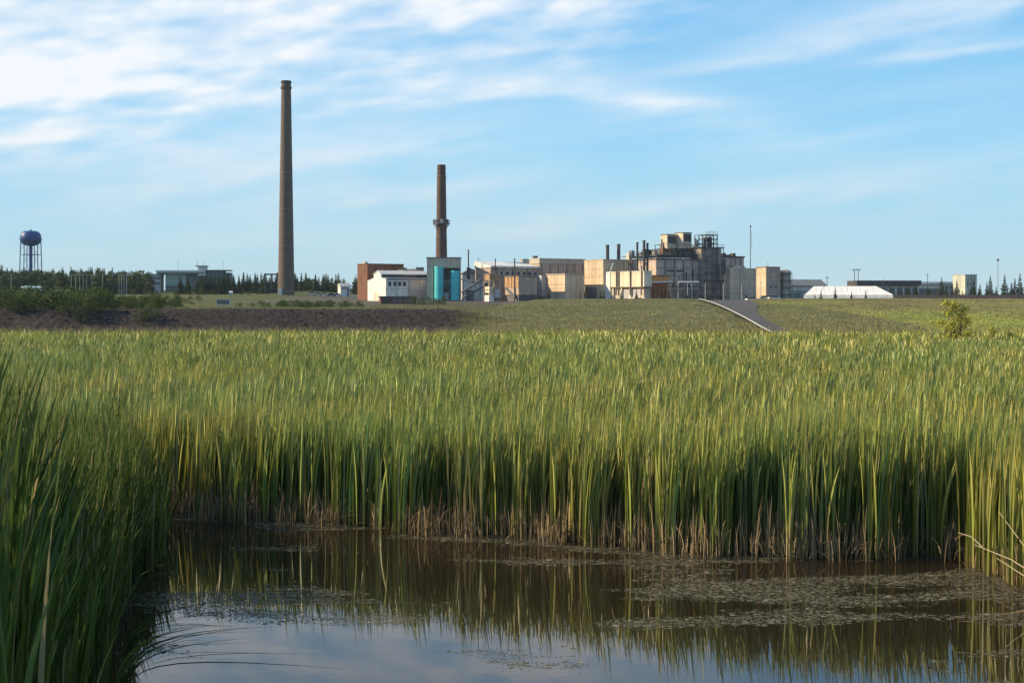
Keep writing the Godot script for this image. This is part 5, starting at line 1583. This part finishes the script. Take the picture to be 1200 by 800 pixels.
# ------------------------------------------------------------------ materials used
func build_materials():
	var stain := value_map(256, Vector2(3.0, 0.8), 0.8, 11)
	var panel := value_map(256, Vector2(2.6, 0.9), 0.86, 12, 32, 64, 0.86)
	var rib := value_map(256, Vector2(2.2, 0.7), 0.84, 13, 8, 0, 0.88)
	var brick := value_map(256, Vector2(3.0, 3.0), 0.62, 14, 0, 0, 1.0, 0.12)
	var soil := value_map(256, Vector2(3.5, 3.5), 0.5, 15)
	M.ground = mat(1, 1, 1, 0.95, soil, 0.07)
	M.ground.uv1_world_triplanar = true
	M.ground.vertex_color_use_as_albedo = true
	M.ground.metallic_specular = 0.2
	M.leaf = leaf_mat(1, 1, 1, 0.42, 0.36, 0.55)
	M.straw = leaf_mat(1, 1, 1, 0.8, 0.25, 0.2)
	M.bank_leaf = leaf_mat(1, 1, 1, 0.45, 0.55)
	M.crown = leaf_mat(1, 1, 1, 0.75, 0.45, 0.25)
	M.rubble = mat(1, 1, 1, 0.95)
	M.rubble.vertex_color_use_as_albedo = true
	M.algae = mat(1, 1, 1, 0.8)
	M.algae.vertex_color_use_as_albedo = true
	M.cane = mat(0.42, 0.35, 0.22, 0.8)
	M.bark = mat(0.07, 0.055, 0.045, 0.95)
	var water := StandardMaterial3D.new()
	water.albedo_color = lin(0.018, 0.0135, 0.008)
	water.roughness = 0.02
	water.metallic_specular = 0.56
	var ripples := NoiseTexture2D.new()
	ripples.width = 512
	ripples.height = 512
	ripples.seamless = true
	ripples.as_normal_map = true
	ripples.bump_strength = 1.5
	var rn := FastNoiseLite.new()
	rn.seed = 4
	rn.frequency = 0.012
	rn.fractal_octaves = 3
	ripples.noise = rn
	water.normal_enabled = true
	water.normal_texture = ripples
	water.normal_scale = 0.035
	water.uv1_triplanar = true
	water.uv1_world_triplanar = true
	water.uv1_scale = Vector3.ONE * 0.22
	M.water = water
	M.chimney = mat(0.15, 0.12, 0.096, 0.9, stain, 0.06)
	M.chimney_dark = mat(0.075, 0.06, 0.055, 0.9)
	M.chimney_band = mat(0.17, 0.145, 0.12, 0.9)
	M.chimney_brick = mat(0.17, 0.11, 0.09, 0.9, brick, 0.1)
	M.brick = mat(0.25, 0.12, 0.075, 0.9, brick, 0.12)
	M.brick_dark = mat(0.12, 0.06, 0.045, 0.9)
	M.brick_red = mat(0.22, 0.10, 0.08, 0.9, brick, 0.15)
	M.concrete = mat(0.60, 0.495, 0.40, 0.9, stain, 0.09)
	M.concrete_dark = mat(0.19, 0.19, 0.19, 0.9, stain, 0.09)
	M.panel_grey = mat(0.50, 0.49, 0.48, 0.7, panel, 0.06)
	M.panel_cream = mat(0.70, 0.60, 0.46, 0.7, panel, 0.07)
	M.cream_panel = mat(0.74, 0.64, 0.48, 0.7, panel, 0.05)
	M.cream_green = mat(0.55, 0.57, 0.47, 0.7, panel, 0.08)
	M.tan_panel = mat(0.62, 0.48, 0.33, 0.8, panel, 0.05)
	M.tan_shade = mat(0.64, 0.50, 0.385, 0.8, panel, 0.05)
	M.brown_siding = mat(0.49, 0.375, 0.30, 0.8, rib, 0.06)
	M.brown_dark = mat(0.17, 0.13, 0.11, 0.85)
	M.mauve_panel = mat(0.55, 0.435, 0.36, 0.8, panel, 0.05)
	M.tower_grey = mat(0.42, 0.355, 0.305, 0.8, panel, 0.1)
	M.white = mat(0.78, 0.77, 0.74, 0.7, stain, 0.12)
	M.white_siding = mat(0.80, 0.80, 0.76, 0.7, rib, 0.08)
	M.roof_white = mat(0.78, 0.77, 0.72, 0.7, rib, 0.06)
	M.roof_pale = mat(0.68, 0.68, 0.66, 0.7, stain, 0.08)
	M.roof_green = mat(0.20, 0.22, 0.21, 0.7, rib, 0.06)
	M.fascia_tan = mat(0.48, 0.43, 0.35, 0.8, stain, 0.1)
	M.cladding_green = mat(0.26, 0.32, 0.30, 0.7, rib, 0.06)
	M.turquoise = mat(0.08, 0.58, 0.64, 0.5, stain, 0.08)
	M.rust_pale = mat(0.50, 0.31, 0.17, 0.9, stain, 0.14)
	M.rust_dark = mat(0.20, 0.10, 0.055, 0.9, stain, 0.14)
	M.rust_orange = mat(0.78, 0.31, 0.09, 0.85, stain, 0.14)
	M.rust_red = mat(0.45, 0.155, 0.08, 0.9, stain, 0.14)
	M.trim = mat(0.42, 0.43, 0.43, 0.7)
	M.slate = mat(0.15, 0.155, 0.17, 0.75, stain, 0.1)
	M.dark = mat(0.06, 0.058, 0.058, 0.7)
	M.steel = mat(0.14, 0.13, 0.125, 0.6, null, 0.1, 0.2)
	M.steel_pale = mat(0.45, 0.46, 0.46, 0.6, null, 0.1, 0.2)
	M.steel_tan = mat(0.34, 0.26, 0.18, 0.7)
	M.glass_dark = mat(0.02, 0.025, 0.03, 0.15)
	M.glass_green = mat(0.24, 0.36, 0.32, 0.2)
	M.tower_blue = mat(0.02, 0.065, 0.20, 0.4)
	M.pale_blue = mat(0.36, 0.55, 0.68, 0.5)
	M.tent = mat(0.86, 0.86, 0.84, 0.8, stain, 0.1)
	M.car_silver = mat(0.45, 0.46, 0.47, 0.35, null, 0.1, 0.4)
	M.car_blue = mat(0.06, 0.10, 0.22, 0.35)
	M.asphalt = mat(0.115, 0.11, 0.112, 0.95, soil, 0.12)
	M.gravel = mat(0.30, 0.265, 0.22, 0.95, soil, 0.3)

func _ready():
	for s in [[noise_a, 0.01, 1], [noise_b, 0.03, 2], [noise_c, 0.1, 3], [noise_s, 1.0, 8]]:
		s[0].noise_type = FastNoiseLite.TYPE_SIMPLEX_SMOOTH
		s[0].frequency = s[1]
		s[0].seed = s[2]
		s[0].fractal_octaves = 4
	rng.seed = 20
	# camera: level, its lens shifted down a little
	var cam := Camera3D.new()
	cam.name = "camera"
	cam.position = Vector3(0, 5, 0)
	cam.near = 0.5
	cam.far = 12000.0
	cam.set_frustum(0.5 * 800.0 / 1500.0, Vector2(0, -0.5 * 50.0 / 1500.0), 0.5, 12000.0)
	add_child(cam)
	# sky, sun, exposure
	var env := Environment.new()
	env.background_mode = Environment.BG_SKY
	var sky := Sky.new()
	var pano := PanoramaSkyMaterial.new()
	pano.panorama = build_sky()
	sky.sky_material = pano
	env.sky = sky
	env.tonemap_mode = Environment.TONE_MAPPER_LINEAR
	env.tonemap_exposure = 1.5
	env.background_energy_multiplier = 0.71
	env.fog_enabled = true
	env.fog_density = 0.00006
	env.fog_light_color = Color(0.80, 0.88, 0.95)
	env.sdfgi_enabled = true
	env.ssao_enabled = true
	env.ssil_enabled = true
	var we := WorldEnvironment.new()
	we.name = "world_environment"
	we.environment = env
	add_child(we)
	var sun := DirectionalLight3D.new()
	sun.name = "sun"
	sun.light_energy = 1.6
	sun.light_color = Color(1.0, 0.90, 0.74)
	sun.light_angular_distance = 0.5
	sun.shadow_enabled = true
	sun.basis = Basis.looking_at(-sun_from(), Vector3.UP)
	add_child(sun)
	build_materials()
	build_terrain()
	build_water()
	build_roads()
	build_left()
	build_works_left()
	build_works_right()
	build_right()
	build_plants()
	build_cattails()
